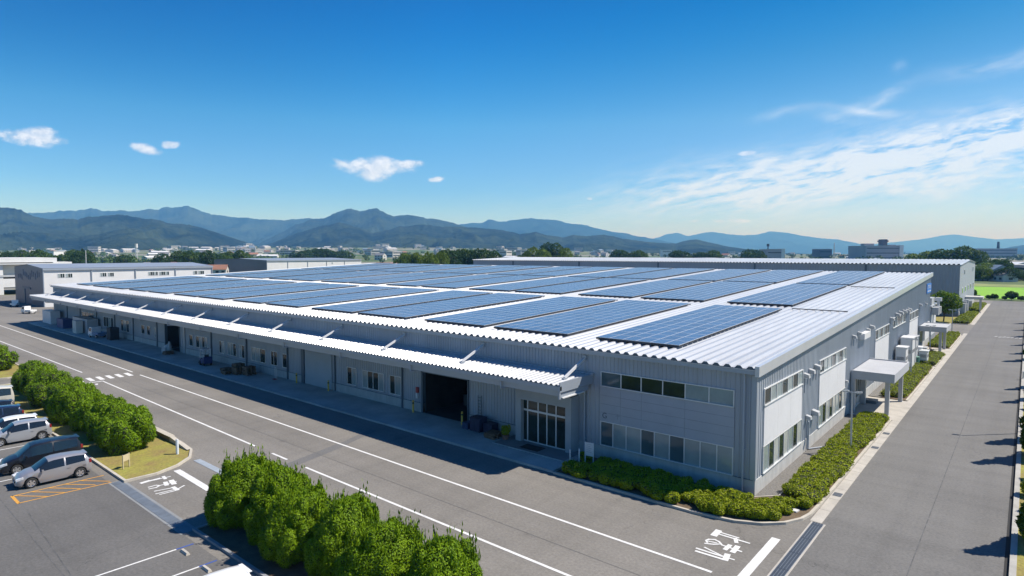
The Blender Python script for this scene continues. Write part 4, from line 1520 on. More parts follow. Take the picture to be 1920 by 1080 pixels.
# azalea shrubs in the corner bed
AZ = []
for s_ in range(4):
    rng = np.random.default_rng(300 + s_)
    lumps = [(0, 0, 0.26, 0.46, 0.46, 0.30)] + [(rng.uniform(-0.32, 0.32), rng.uniform(-0.32, 0.32), rng.uniform(0.22, 0.46), 0.2, 0.2, 0.16) for _ in range(12)]
    P, N = lump_points(lumps, 1500, rng, zmin=0.0)
    AZ.append((quads_mesh('azalea_foliage', leaves(P, N, 0.10, 0.055, rng, up=0.3, spread=0.5), LEAF_A), core_mesh('azalea_shade_core', lumps, 0.8, CROWN_SHADE)))
rng = np.random.default_rng(7)
k = 0
def az_shrub(x, y, s_, label, group, name='azalea_shrub'):
    global k
    t = thing(name, label, 'shrub', (x, y, 0.10), rng.uniform(0, 6.28), group)
    t.scale = (s_, s_, s_ * rng.uniform(0.85, 1.1))
    f, c = AZ[k % 4]
    k += 1
    for nm, me in (('foliage', f), ('shade_core', c)):
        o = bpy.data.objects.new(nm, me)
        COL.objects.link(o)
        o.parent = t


for x in np.arange(-10.9, -0.4, 0.74):
    for y in (-4.0, -3.35, -2.7, -2.0, -1.35):
        if math.hypot(x + 10.3, y + 2.2) > 0.9 and rng.random() < (0.88 if y < -3.6 else 0.97):
            az_shrub(x + rng.uniform(-0.25, 0.25), y + rng.uniform(-0.2, 0.2), rng.uniform(0.85, 1.15), 'low yellow green azalea shrub in the bed below the office corner windows', 'azalea shrubs in the corner bed')
for (x, y) in [(-0.1, -3.4), (0.4, -2.6), (0.9, -1.9), (1.3, -2.9), (0.3, -3.3), (-0.2, -2.4), (1.6, -2.0), (0.0, -1.6), (0.7, -2.4), (1.1, -1.3), (1.7, -1.2), (2.1, -0.3), (1.9, -2.6), (2.2, -1.4), (1.6, -0.5), (2.75, 0.2), (0.9, -3.1)]:
    az_shrub(x, y, rng.uniform(0.8, 1.1), 'low round shrub at the rounded corner of the kerbed bed', 'azalea shrubs at the bed corner')


def clipped_bed(label, x0, x1, y0, y1, h, seed, dens=420, leaf=0.11):
    rng = np.random.default_rng(seed)
    lumps = []
    step = 0.60
    for yy in np.arange(y0 + 0.35, y1 - 0.3, step):
        for xx in np.arange(x0 + 0.30, x1 - 0.15, step):
            r = rng.uniform(0.40, 0.62)
            lumps.append((xx + rng.uniform(-.15, .15), yy + rng.uniform(-.2, .2), h * 0.45, r, r, h * rng.uniform(0.42, 0.62)))
    n = int((x1 - x0) * (y1 - y0) * dens)
    P, N = lump_points(lumps, n, rng, cull=0.8, zmin=0.03)
    t = thing('clipped_shrub_bed', label, 'low hedge', ((x0 + x1) / 2, (y0 + y1) / 2, 0.1))
    off = ((x0 + x1) / 2, (y0 + y1) / 2, 0)
    quads_object('foliage', leaves(P, N, leaf, leaf * 0.6, rng, up=0.35, spread=0.55), LEAF_A, t, off)
    c = bpy.data.objects.new('shade_core', core_mesh('shade_core', [(a - off[0], b - off[1], z_, rx, ry, rz) for (a, b, z_, rx, ry, rz) in lumps], 0.84, CROWN_SHADE))
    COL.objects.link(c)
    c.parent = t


clipped_bed('long low yellow green clipped shrub bed between gravel strip and kerb near the corner', 1.3, 3.4, 1.0, 24.5, 0.62, 400, 600)
clipped_bed('low clipped shrub bed behind the first flat side canopy', 1.2, 3.2, 34.4, 56.0, 0.6, 401, 300)
clipped_bed('short clipped shrub bed between white cabinets and second side canopy', 1.4, 3.2, 57.8, 69.0, 0.6, 402, 260)
clipped_bed('clipped shrub bed at the far corner beyond the second side canopy', 0.6, 3.2, 76.8, 97.5, 0.6, 403, 200, 0.14)
clipped_bed('clipped yellow green shrubs at the foot of the rear building corner', 0.6, 3.2, 119, 148, 0.6, 404, 110, 0.18)
clipped_bed('farthest clipped shrubs beside the rear building near the field', 0.6, 3.2, 153, 183, 0.6, 405, 90, 0.2)

# trees -------------------------------------------------------------


def tree_meshes(name, rx, h, trunk_h, n, leaf, seed, m, k=26, conic=False, lr=(0.28, 0.45)):
    rng = np.random.default_rng(seed)
    ch = h - trunk_h
    lumps = []
    if conic:
        for i in range(k):
            f = rng.uniform(0, 1) ** 1.4
            rr = rx * (1 - f) ** 0.8 * 0.75 + 0.12
            a = rng.uniform(0, 6.28)
            q = rr * rng.uniform(0.4, 0.9)
            r = max(0.22, rx * 0.42 * (1.05 - f))
            lumps.append((math.cos(a) * q, math.sin(a) * q, trunk_h + f * ch * 0.95, r, r, r * 1.1))
        lumps.append((0, 0, trunk_h + ch * 0.3, rx * .6, rx * .6, ch * .33))
        lumps.append((0, 0, trunk_h + ch * 0.75, rx * .25, rx * .25, ch * .25))
    else:
        for (a, b, c, r1, r2, r3) in bush_lumps(rx, rx, ch, k, rng, lr=lr, boxy=2.1):
            lumps.append((a, b, c + trunk_h, r1, r2, r3))
        lumps[0] = (0, 0, trunk_h + ch * 0.48, rx * 0.62, rx * 0.62, ch * 0.36)
    P, N = lump_points(lumps, n, rng, cull=0.75)
    me = quads_mesh(name + '_crown', leaves(P, N, leaf, leaf * 0.65, rng, up=0.25, spread=0.6), m)
    core = core_mesh(name + '_inner', [lumps[0]] if not conic else lumps[-2:], 0.86, CROWN_SHADE)
    tb = MB()
    tb.tube((0, 0, 0), (0.03 * h, 0, trunk_h + ch * 0.35), 0.022 * h, 0.012 * h, 8)
    for i in range(5):
        a = rng.uniform(0, 6.28)
        z_ = trunk_h * rng.uniform(0.8, 1.2)
        tb.tube((0.01 * h, 0, z_), (math.cos(a) * rx * 0.6, math.sin(a) * rx * 0.6, z_ + ch * rng.uniform(0.25, 0.5)), 0.011 * h, 0.004 * h, 6)
    return me, core, tb.mesh(name + '_trunk', TRUNK)


def plant_tree(meshes, label, loc, rz=0.0, sc=1.0, group=None, name='tree', cat='tree', szf=1.0):
    t = thing(name, label, cat, loc, rz, group)
    t.scale = (sc, sc, sc * szf)
    for nm, me in zip(('crown', 'inner_shade_core', 'trunk'), meshes):
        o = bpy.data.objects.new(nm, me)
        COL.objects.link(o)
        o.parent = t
    return t


CON = tree_meshes('verge_tree', 1.05, 5.0, 0.7, 5500, 0.20, 11, LEAF_T, 40, conic=True)
CON2 = tree_meshes('verge_tree', 1.15, 5.0, 0.7, 5500, 0.20, 12, LEAF_T, 40, conic=True)
tips = [(10.35, -0.22), (9.71, 15.97), (10.11, 21.92), (10.54, 39.13), (10.66, 46.55), (9.89, 68.21), (10.45, 76.66), (10.51, 87.42), (10.3, 100), (10.4, 112), (10.2, 126)]
rr = random.Random(5)
for i, (tx, ty) in enumerate(tips):
    xx = 13.35
    hh = (xx - tx) / 0.692 / 0.81
    yy = ty + 0.72 / 0.69 * (xx - tx)
    plant_tree(CON if i % 2 else CON2, f'conical green verge tree along the right road, {ORD[i]} from the near end', (xx, yy, 0.13), rr.uniform(0, 6), hh / 5.0, 'conical trees on the right verge', 'verge_tree')
for i, yy in enumerate((3.0, 7.6, 10.3, 13.8, 29.2, 33.0, 36.5, 47.0)):
    t = thing('verge_shrub', f'dark green shrub on the grass verge at the right edge, {ORD[i]} of eight', 'shrub', (12.75 + 0.25 * (i % 2), yy, 0.13), i * 1.3, 'dark shrubs on the right verge')
    for nm, me in zip(('foliage', 'shade_core'), AZ[i % 4]):
        o = bpy.data.objects.new(nm, me)
        COL.objects.link(o)
        o.parent = t
    t.scale = (1.25, 1.25, 1.7)

# round tree by the rear building and shrub row by the field
MAP = tree_meshes('maple', 2.9, 6.4, 1.6, 5200, 0.34, 21, LEAF_Y, 26)
plant_tree(MAP, 'round bright green tree in front of the shaded rear building wall', (-1.4, 121.5, 0.05), 0.4, 1.0)


def lift(pxx, D):
    """height of the gently rising land at the mountain foot"""
    g_ = 1.0 if pxx < 850 else max(0.25, 1.0 - (pxx - 850) / 450 * 0.75)
    t_ = min(1.0, max(0.0, (D - 800) / 1800))
    return 40.0 * g_ * t_ ** 1.25


def bg(pxx, D):
    q = CAM + FWDH * D + RIGHT * ((pxx - 960) / 1150.1 * D)
    return float(q[0]), float(q[1])


def zp(py, D):
    return 14.5 + D * (475 - py) / 1150.1


SHR = [tree_meshes('field_shrub', 1.9, 3.2, 0.3, 2000, 0.36, 31 + i, LEAF_D if i else LEAF_T, 16) for i in range(2)]
rr = random.Random(3)
for i in range(30):
    x = -6 + i * 2.1 + rr.uniform(-0.5, 0.5)
    sc = [0.42, 0.5, 1.0, 0.38, 0.45, 0.55, 0.4, 0.85, 0.48][i % 9]
    plant_tree(SHR[i % 2], 'dark green shrub in the row between road end and rice field', (x, 207.5 + rr.uniform(-1, 1), 0), rr.uniform(0, 6), sc, 'shrubs along the near edge of the field', 'field_shrub', 'shrub')

BIG = {
    'round': tree_meshes('round_tree', 5.0, 10, 2.0, 2300, 0.75, 41, LEAF_T, 30),
    'dark': tree_meshes('dark_tree', 5.0, 10, 1.6, 2300, 0.75, 42, LEAF_D, 30),
    'light': tree_meshes('light_tree', 5.0, 8, 1.0, 2000, 0.75, 43, LEAF_L, 26),
    'tall': tree_meshes('tall_tree', 2.2, 12, 1.5, 1500, 0.7, 44, LEAF_D, 26, conic=True),
    'dark2': tree_meshes('dark_tree', 5.0, 10, 1.6, 2300, 0.75, 45, LEAF_D, 30),
}


def bg_tree(kind, pxx, top, D, label, group, w=None):
    """tree of a given kind at image bearing pxx, D metres out, its top at height of py"""
    x, y = bg(pxx, D)
    h = max(3.0, zp(top, D))
    base_h = {'round': 10, 'dark': 10, 'light': 8, 'tall': 12, 'dark2': 10}[kind]
    sz = h / base_h
    t = plant_tree(BIG[kind], label, (x, y, -0.06), (pxx * 1.7) % 6.28, 1.0, group)
    base_w = 2.2 if kind == 'tall' else 5.0
    sx = (w / base_w) if w else sz
    t.scale = (sx, sx, sz)
    return t


# single out the notable ones
bg_tree('dark', 1034, 455, 460, 'large dark domed tree rising behind the rear building roof', None, 9.5)
for (p_, tp, d_, kd, w, lb) in [
        (1000, 468, 430, 'light', 7, 'pale green tree left of the large dark domed tree'), (1018, 471, 420, 'light', 6, 'low pale green tree in front of the large dark domed tree'),
        (1060, 469, 440, 'light', 6, 'pale green tree right of the large dark domed tree'), (985, 474, 450, 'round', 6, 'small green tree at the left foot of the domed tree group'),
        (1797, 463, 420, 'round', 11, 'big round green tree above the right end of the rear building'), (1765, 468, 430, 'round', 8, 'round green tree left of the big tree above the rear building'),
        (1826, 470, 415, 'round', 8, 'round green tree right of the big tree above the rear building'), (1738, 475, 440, 'light', 7, 'pale tree at the left of the tree group above the rear building'),
        (1712, 479, 460, 'light', 7, 'low pale tree beside the grey factory with the white end')]:
    bg_tree(kd, p_, tp, d_, lb, None, w)
rr = random.Random(9)
for i in range(9):
    bg_tree(rr.choice(['dark', 'round', 'dark2']), 838 + i * 10.5, 466 + rr.uniform(-1, 5), 340 + rr.uniform(-10, 25), 'tall dense tree of the dark clump behind the roof left of the rear building', 'trees of the dark clump behind the roof', 6)
for i in range(12):
    bg_tree('light' if i % 3 else 'round', 752 + i * 7.2, 480 + rr.uniform(-2, 3), 310 + rr.uniform(-15, 20), 'bright yellow green tree of the low clump beyond the roof', 'bright trees beyond the roof', 4)
for i in range(12):
    bg_tree(rr.choice(['dark', 'dark2', 'round']), 560 + i * 8, 466 + abs(i - 5) * 1.0 + rr.uniform(-1, 2), 700 + rr.uniform(-20, 40), 'dark tree of the wood behind the white panelled hall', 'trees of the wood behind the panelled hall', 10)
for i in range(36):
    q = rr.choice([(195, 295), (350, 410), (350, 420), (130, 165), (95, 165), (0, 40), (40, 90), (300, 350), (420, 470)])
    bg_tree(rr.choice(['dark', 'dark2', 'round', 'round']), rr.uniform(*q), rr.uniform(469, 479), 420 + rr.uniform(-30, 60), 'mid sized green tree of the belt behind the left halls', 'trees of the belt behind the left halls', 6)
bg_tree('tall', 156, 466, 400, 'tall slim green tree standing above the left belt', None, 4)
for i in range(22):
    q = rr.choice([(1150, 1215), (1150, 1215), (1265, 1350), (1265, 1350), (1400, 1440)])
    bg_tree(rr.choice(['dark', 'dark2', 'round']), rr.uniform(*q), rr.uniform(467, 475), 620 + rr.uniform(-30, 60), 'dark tree of the low wooded rise beyond the rear roof', 'trees of the wooded rise beyond the rear roof', 8)
for i in range(22):
    bg_tree(rr.choice(['dark', 'round', 'light']), rr.uniform(1838, 1990), rr.uniform(484, 506), 330 + rr.uniform(-25, 60), 'bushy tree beyond the rice field on the right', 'bushy trees beyond the rice field', rr.uniform(4, 7))
for i in range(16):
    bg_tree(rr.choice(['round', 'light']), rr.uniform(1832, 1960), rr.uniform(505, 522), 318 + rr.uniform(0, 14), 'low bush at the far edge of the rice field', 'low bushes at the far edge of the rice field', rr.uniform(3, 5))

# far-off trees and hedgerows over the plain, one mass
rng = np.random.default_rng(77)
allV = []
LEAF_W = leafmat('woodland_leaf', (0.030, 0.070, 0.020), (0.115, 0.170, 0.040), transl=0)
nT = 3400
D = 480 * (2600 / 480) ** rng.uniform(0, 1, nT) ** 0.85
pxs = rng.uniform(-250, 2170, nT)
cl = np.sin(pxs * 0.021 + D * 0.004) + np.sin(pxs * 0.057 + D * 0.011 + 1.3) + rng.normal(0, 0.5, nT)
keep = cl > 0.45
D, pxs = D[keep], pxs[keep]
for d_, p_ in zip(D, pxs):
    x, y = bg(p_, d_)
    if d_ < 600 and 560 < p_ < 1900:
        continue
    h = rng.uniform(5, 11)
    r = rng.uniform(3, 6.5)
    n = 70
    dirs = unit(rng.normal(0, 1, (n, 3)))
    P = np.array((x, y, h * 0.55 + lift(p_, d_))) + dirs * np.array((r, r, h * 0.45)) * rng.uniform(0.8, 1.05, (n, 1))
    allV.append(leaves(P, dirs, 2.4, 1.8, rng, up=0.3, spread=0.5))
far = quads_object('far_woodland', np.concatenate(allV), LEAF_W)
tag(far, 'scattered far off trees and hedgerows across the plain below the mountains', 'woodland', kind='stuff')
# ------------------------------------------------------------------ MOUNTAINS


def vnoise(x, y, seed):
    """smooth lattice noise in 0..1"""
    xi, yi = np.floor(x).astype(np.int64), np.floor(y).astype(np.int64)
    fx, fy = x - xi, y - yi
    fx, fy = fx * fx * (3 - 2 * fx), fy * fy * (3 - 2 * fy)

    def h(a, b):
        n = (a * 374761393 + b * 668265263 + seed * 144269504) & 0x7fffffff
        n = ((n ^ (n >> 13)) * 1274126177) & 0x7fffffff
        return ((n ^ (n >> 16)) & 0xffff) / 65535.0
    return (h(xi, yi) * (1 - fx) + h(xi + 1, yi) * fx) * (1 - fy) + (h(xi, yi + 1) * (1 - fx) + h(xi + 1, yi + 1) * fx) * fy


def fbm(x, y, seed, o=5):
    s_, a, t = 0, 1, 0
    for i in range(o):
        s_ = s_ + a * vnoise(x * 2 ** i, y * 2 ** i, seed + i)
        t += a
        a *= 0.5
    return s_ / t


def ridged(x, y, seed, o=4):
    s_, a, t = 0, 1, 0
    for i in range(o):
        s_ = s_ + a * (1 - np.abs(2 * vnoise(x * 2 ** i, y * 2 ** i, seed + i) - 1))
        t += a
        a *= 0.5
    return s_ / t


def forest_mat(name, a, b):
    m = bpy.data.materials.new(name)
    m.use_nodes = True
    t = NT(m.node_tree)
    bs = t.n['Principled BSDF']
    tc = t.new('ShaderNodeTexCoord')
    n1 = t.noise(tc.outputs['Object'], 0.004, 5, 0.65)
    n2 = t.noise(tc.outputs['Object'], 0.035, 4, 0.7)
    f = t.m('ADD', t.m('MULTIPLY', t.mr(n1, 0.3, 0.7), 0.6), t.m('MULTIPLY', t.mr(n2, 0.3, 0.7), 0.4))
    t.l.new(t.mix(t.mr(f, 0.25, 0.75), a + (1,), b + (1,)), bs.inputs['Base Color'])
    bs.inputs['Roughness'].default_value = 1.0
    bs.inputs['Specular IOR Level'].default_value = 0.0
    bn = t.new('ShaderNodeBump')
    bn.inputs['Strength'].default_value = 0.9
    bn.inputs['Distance'].default_value = 14
    t.l.new(n2, bn.inputs['Height'])
    t.l.new(bn.outputs[0], bs.inputs['Normal'])
    return m


FOREST = forest_mat('forest', (0.003, 0.008, 0.008), (0.042, 0.060, 0.034))
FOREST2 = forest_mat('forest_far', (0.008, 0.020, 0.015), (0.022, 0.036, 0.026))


def ridge(pts, D, wf, wb, seed, m, spur=0.35, freq=1.0, step=5.0):
    pts = sorted(pts)
    step = 3.0 if D < 7000 else 5.0
    us = np.arange(-420, 2340, step)
    py = np.interp(us, [p[0] for p in pts], [p[1] for p in pts])
    zc = np.maximum(14.5 + D * (475 - py) / 1150.1, 2.0)
    zc = zc + (fbm(us * 0.06, us * 0 + seed, seed, 4) - 0.5) * 0.07 * zc + (fbm(us * 0.30, us * 0 + seed, seed + 3, 3) - 0.5) * 0.035 * zc
    nf, nb = (72 if D < 7000 else 44), 10
    T = np.concatenate([np.linspace(0, 1, nf), 1 + np.linspace(0.1, 1, nb)])
    V = np.zeros((len(T), len(us), 3))
    k = (us - 960) / 1150.1
    for i, t_ in enumerate(T):
        d = D - wf * (1 - t_) if t_ <= 1 else D + wb * (t_ - 1)
        X = k * d
        nx = X / 420.0 * freq * 1.5 * (3500.0 / D) ** 0.5
        ny = np.full_like(X, d / 700.0 * freq * 1.2)
        wob = (fbm(nx * 0.7, ny * 0.7, seed + 50, 3) - 0.5) * 1.6
        sp = ridged(nx + wob + ny * 0.25, ny * 0.45 + wob * 0.4, seed + 9, 6)
        if t_ <= 1:
            prof = t_ ** 1.25 * (1 - 0.12 * math.sin(math.pi * t_))
            env = (t_ * (1 - t_)) ** 0.8 * 2.6
            z = zc * (prof + spur * 2.0 * (sp - 0.62) * env)
        else:
            z = zc * (1 - (t_ - 1) ** 1.2)
        # keep the crest the skyline: nothing in front may rise above its line of sight
        zmax = 14.5 + (zc - 14.5) * d / D - 0.5
        z = np.where(t_ < 1, np.minimum(z, zmax), z)
        V[i, :, 0] = CAM[0] + FWDH[0] * d + RIGHT[0] * X
        V[i, :, 1] = CAM[1] + FWDH[1] * d + RIGHT[1] * X
        V[i, :, 2] = np.maximum(z, -3)
    V[0, :, 2] = -3
    nr, nc = len(T), len(us)
    idx = np.arange(nr * nc).reshape(nr, nc)
    F = np.stack([idx[:-1, :-1], idx[:-1, 1:], idx[1:, 1:], idx[1:, :-1]], axis=-1).reshape(-1, 4)
    me = bpy.data.meshes.new('mountain_ridge')
    me.from_pydata(V.reshape(-1, 3).tolist(), [], F.tolist())
    me.materials.append(m)
    me.polygons.foreach_set('use_smooth', [True] * len(me.polygons))
    me.update()
    o = bpy.data.objects.new('mountain_ridge', me)
    COL.objects.link(o)
    return struct(o)


fm = MB()
pxs_ = list(range(-440, 2361, 70))
Ds_ = [780, 950, 1150, 1400, 1700, 2050, 2400, 2700, 3100]
for a, c in zip(pxs_, pxs_[1:]):
    for d0, d1 in zip(Ds_, Ds_[1:]):
        fm.quad(*[bg(u, d_) + (lift(u, d_) - 0.05,) for u, d_ in ((a, d0), (c, d0), (c, d1), (a, d1))])
struct(fm.build('foothill_land', bpy.data.materials['plain']))
# left front hills
ridge([(-400, 400), (-200, 380), (-60, 392), (0, 390), (30, 391), (45, 394), (60, 402), (75, 408), (100, 411), (137, 412), (175, 407), (215, 404), (240, 404), (275, 410), (300, 414), (320, 420), (362, 423), (400, 434),
       (425, 442), (450, 450), (480, 460), (520, 474), (700, 478), (2300, 480)], 3100, 1300, 900, 3, FOREST, 0.34)
# centre front hills
ridge([(-400, 490), (440, 478), (500, 459), (520, 452), (555, 438), (600, 425), (637, 418), (665, 424), (700, 437), (720, 433), (750, 425), (785, 421), (820, 424), (860, 426), (900, 428), (940, 430), (975, 440), (1005, 435),
       (1025, 441), (1057, 446), (1075, 440), (1100, 443), (1132, 440), (1160, 446), (1190, 451), (1230, 455), (1267, 457), (1282, 452), (1302, 449), (1330, 455), (1360, 462), (1397, 467), (1440, 473), (1600, 480), (2300, 482)],
      3600, 1300, 900, 12, FOREST, 0.36)
# centre main mountain
ridge([(-400, 490), (420, 478), (480, 460), (517, 442), (555, 422), (585, 412), (610, 409), (622, 404), (642, 397), (656, 393), (677, 397), (692, 393), (707, 392), (725, 401), (740, 406), (757, 404), (787, 406), (812, 411),
       (835, 415), (855, 421), (880, 427), (930, 436), (1000, 446), (1100, 462), (1200, 476), (2300, 486)], 5200, 1900, 1200, 21, FOREST, 0.34)
# left rear range
ridge([(-400, 405), (-100, 410), (0, 405), (57, 400), (100, 399), (140, 396), (172, 390), (195, 396), (230, 396), (270, 395), (300, 392), (338, 389), (357, 387), (375, 393), (400, 402), (440, 407), (480, 411), (530, 413),
       (580, 409), (600, 411), (640, 425), (760, 455), (900, 475), (2300, 486)], 6800, 2200, 1500, 33, FOREST, 0.30)
# right of centre
ridge([(-400, 488), (700, 470), (800, 440), (850, 424), (872, 420), (890, 417), (902, 419), (917, 412), (937, 415), (960, 414), (995, 409), (1010, 411), (1042, 414), (1067, 419), (1092, 420), (1115, 427), (1145, 434), (1167, 437),
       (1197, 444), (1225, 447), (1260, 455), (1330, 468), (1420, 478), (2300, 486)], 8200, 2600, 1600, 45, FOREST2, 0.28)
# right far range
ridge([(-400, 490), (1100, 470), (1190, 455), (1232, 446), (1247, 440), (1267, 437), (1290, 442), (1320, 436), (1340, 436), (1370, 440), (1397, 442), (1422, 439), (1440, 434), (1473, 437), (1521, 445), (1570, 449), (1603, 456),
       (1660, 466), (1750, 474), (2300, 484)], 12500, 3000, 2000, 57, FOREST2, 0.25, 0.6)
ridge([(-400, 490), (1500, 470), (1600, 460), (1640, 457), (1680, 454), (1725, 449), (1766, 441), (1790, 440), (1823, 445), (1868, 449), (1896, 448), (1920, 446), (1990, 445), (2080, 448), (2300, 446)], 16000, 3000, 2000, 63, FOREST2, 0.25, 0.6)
ridge([(-400, 492), (1780, 482), (1860, 470), (1900, 462), (1940, 456), (2020, 450), (2120, 456), (2300, 460)], 5600, 1500, 1000, 71, FOREST, 0.3)

# ------------------------------------------------------------------ NEIGHBOURING BUILDINGS


def hall(name, label, x0, x1, y0, y1, eave, ridge_h, wall_f, wall_s, bay, roofm=ROOF, wins=()):
    """long hall: short gable end facing -y, long side facing +x"""
    t = thing(name, label, 'building', (x1, y0, 0))
    xm = (x0 + x1) / 2
    mb = MB()
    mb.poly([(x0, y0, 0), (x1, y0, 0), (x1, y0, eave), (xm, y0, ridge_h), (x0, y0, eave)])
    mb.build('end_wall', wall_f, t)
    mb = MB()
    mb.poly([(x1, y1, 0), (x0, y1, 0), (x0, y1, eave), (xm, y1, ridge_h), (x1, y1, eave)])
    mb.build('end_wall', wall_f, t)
    mb = MB()
    mb.quad((x1, y0, 0), (x1, y1, 0), (x1, y1, eave), (x1, y0, eave))
    mb.build('long_wall', wall_s, t)
    mb = MB()
    mb.quad((x0, y1, 0), (x0, y0, 0), (x0, y0, eave), (x0, y1, eave))
    mb.build('long_wall', wall_s, t)
    mb = MB()
    for sx, a, b in ((1, xm, x1 + 0.35), (-1, x0 - 0.35, xm)):
        z = lambda q: eave + (ridge_h - eave) * (1 - abs(q - xm) / (x1 - xm)) + 0.06
        mb.quad((a, y0 - 0.2, z(a)), (b, y0 - 0.2, z(b)), (b, y1 + 0.2, z(b)), (a, y1 + 0.2, z(a)))
    mb.build('roof', roofm, t)
    MB().box(x1 + 0.02, y0 - 0.1, eave - 0.55, x1 + 0.4, y1 + 0.1, eave - 0.02).build('gutter', TRIM, t)
    y = y0
    k = 0
    while y <= y1 + 0.01:
        MB().tube((x1 + 0.12, y, 0), (x1 + 0.12, y, eave - 0.5), 0.16).build('downpipe', TRIM, t)
        y += bay
    for (ya, yb, za, zb, nm) in wins:
        f = MB()
        f.box(x1, ya - 0.06, za - 0.06, x1 + 0.06, yb + 0.06, zb + 0.06)
        w = f.build('window', FRAME, t)
        q = MB()
        st_ = (yb - ya) / nm
        for i in range(nm):
            q.box(x1 + 0.062, ya + i * st_ + 0.05, za, x1 + 0.07, ya + (i + 1) * st_ - 0.05, zb, 0 if i % 3 else 1)
        q.build('pane', [GLASS, BLIND], w)
    return t


PWALL = mat('hall_white', (0.66, 0.655, 0.65), 0.6, var=0.05, vscale=0.3)
DROOF = mat('grey_roof', (0.30, 0.33, 0.38), 0.4, 0.2, var=0.08, vscale=0.1)
b1 = hall('hall', 'long white hall with dark shaded gable left of the factory roof', -222, -190.6, 8.2, 52.9, 10.45, 11.4, WALL_SHADE, PWALL, 11.15, DROOF,
          [(11.5, 13.0, 7.9, 8.9, 3), (13.3, 14.8, 7.9, 8.9, 3), (21.5, 23.0, 7.9, 8.9, 3), (23.4, 24.9, 7.9, 8.9, 3), (34.0, 36.6, 7.9, 8.9, 5), (37.0, 39.8, 7.9, 8.9, 5), (47.0, 48.2, 7.9, 8.9, 3), (48.5, 50.3, 7.9, 8.9, 3)])
mk = MB()
rr = random.Random(4)
for i in range(13):
    xx = -218 + i * 1.9
    z0 = 7.4 + rr.uniform(-0.6, 0.8)
    mk.box(xx, 8.12, z0, xx + 0.9, 8.2, z0 + rr.uniform(1.2, 2.0))
mk.build('faded_marking', mat('faded_mark', (0.125, 0.145, 0.185), 0.6), b1)
MB().box(-213, 8.02, 4.3, -204, 8.2, 4.8).box(-211.2, 8.05, 0, -210.2, 8.2, 4.3).build('door_canopy', DTRIM, b1)
hall('hall', 'white panelled hall with dark end wall beyond the middle of the solar roof', -362, -300, 130, 190.8, 10.75, 11.6, WALL_SHADE, PWALL, 12.2, DROOF,
     [(170, 170.8, 8.3, 9.2, 1)])
# rear building: long side in shade, gable end to the road
t = thing('rear_hall', 'tall grey metal hall behind the solar roof with small square windows', 'building', (0, 136, 0))
X0, X1, Y0, Y1, E_, R_ = -153, 0.1, 136, 186, 11.9, 12.75
mb = MB()
ribbed(mb, X0, X1, 0, E_, Y0, 0.6, 0.06)
mb.build('long_wall', mat('rear_wall_metal', (0.30, 0.33, 0.375), 0.45, var=0.05, vscale=0.3), t)
ym = (Y0 + Y1) / 2
mb = MB()
mb.poly([(X1, Y0, 0), (X1, Y1, 0), (X1, Y1, E_), (X1, ym, R_), (X1, Y0, E_)])
mb.poly([(X0, Y1, 0), (X0, Y0, 0), (X0, Y0, E_), (X0, ym, R_), (X0, Y1, E_)])
mb.quad((X1, Y1, 0), (X0, Y1, 0), (X0, Y1, E_), (X1, Y1, E_))
mb.build('end_wall', WALL, t)
mb = MB()
pr = []
n = int((X1 - X0) / 0.9)
for i in range(n + 1):
    a = X1 + 0.3 - i * 0.9
    pr += [(a, 0.0), (a - 0.3, 0.0), (a - 0.42, 0.22), (a - 0.75, 0.22)]
for (ax_, az), (bx_, bz) in zip(pr, pr[1:]):
    mb.quad((bx_, Y0 - 0.4, E_ + bz), (ax_, Y0 - 0.4, E_ + az), (ax_, ym, R_ + az), (bx_, ym, R_ + bz))
    mb.quad((bx_, ym, R_ + bz), (ax_, ym, R_ + az), (ax_, Y1 + 0.4, E_ + az), (bx_, Y1 + 0.4, E_ + bz))
mb.build('roof', ROOF, t)
for xx in (-46, -19, -75, -104, -133):
    MB().box(xx, Y0 - 0.22, 0, xx + 0.4, Y0 - 0.07, E_ - 0.2).build('downpipe', DTRIM, t)
for y in (143, 151.5, 160, 169, 179):
    f = MB().box(X1, y, 5.0, X1 + 0.08, y + 2.2, 6.3).build('window', FRAME, t)
    MB().box(X1 + 0.082, y + 0.12, 5.1, X1 + 0.09, y + 2.1, 6.2).build('pane', GLASS, f)
for y, z in ((147, 9.4), (176, 9.6)):
    f = MB().box(X1, y, z, X1 + 0.08, y + 1.8, z + 1.2).build('window', FRAME, t)
    MB().box(X1 + 0.082, y + 0.12, z + 0.1, X1 + 0.09, y + 1.7, z + 1.1).build('pane', BLIND, f)
MB().box(X1, Y0 + 0.1, 0, X1 + 0.06, Y1 - 0.1, 1.1).build('concrete_base', CONCW, t)
MB().box(X1, 152.5, 3.2, X1 + 3.6, 158, 3.75).build('side_canopy', CONCW, t)
for yy in (153, 157.4):
    MB().box(X1 + 2.9, yy, 0, X1 + 3.15, yy + 0.3, 3.2).build('post', LGREY, t)
for yy, h in ((139, 2.9), (141.5, 3.3), (146, 2.4), (149, 3.2), (161, 2.2)):
    MB().box(X1 + 0.1, yy, 0, X1 + 1.0, yy + 1.1, h).build('wall_unit', LGREY, t)
mb = MB()
for i in range(8):
    mb.box(-14 + i * 1.7, 134.6, 0, -12.9 + i * 1.7, 134.75, 1.5)
mb.box(-14, 134.65, 0.2, -0.4, 134.7, 1.45)
tag(mb.build('panel_fence', mat('fence_dark', (0.17, 0.19, 0.21), 0.6)), 'low dark panel fence at the foot of the shaded rear hall', 'fence')

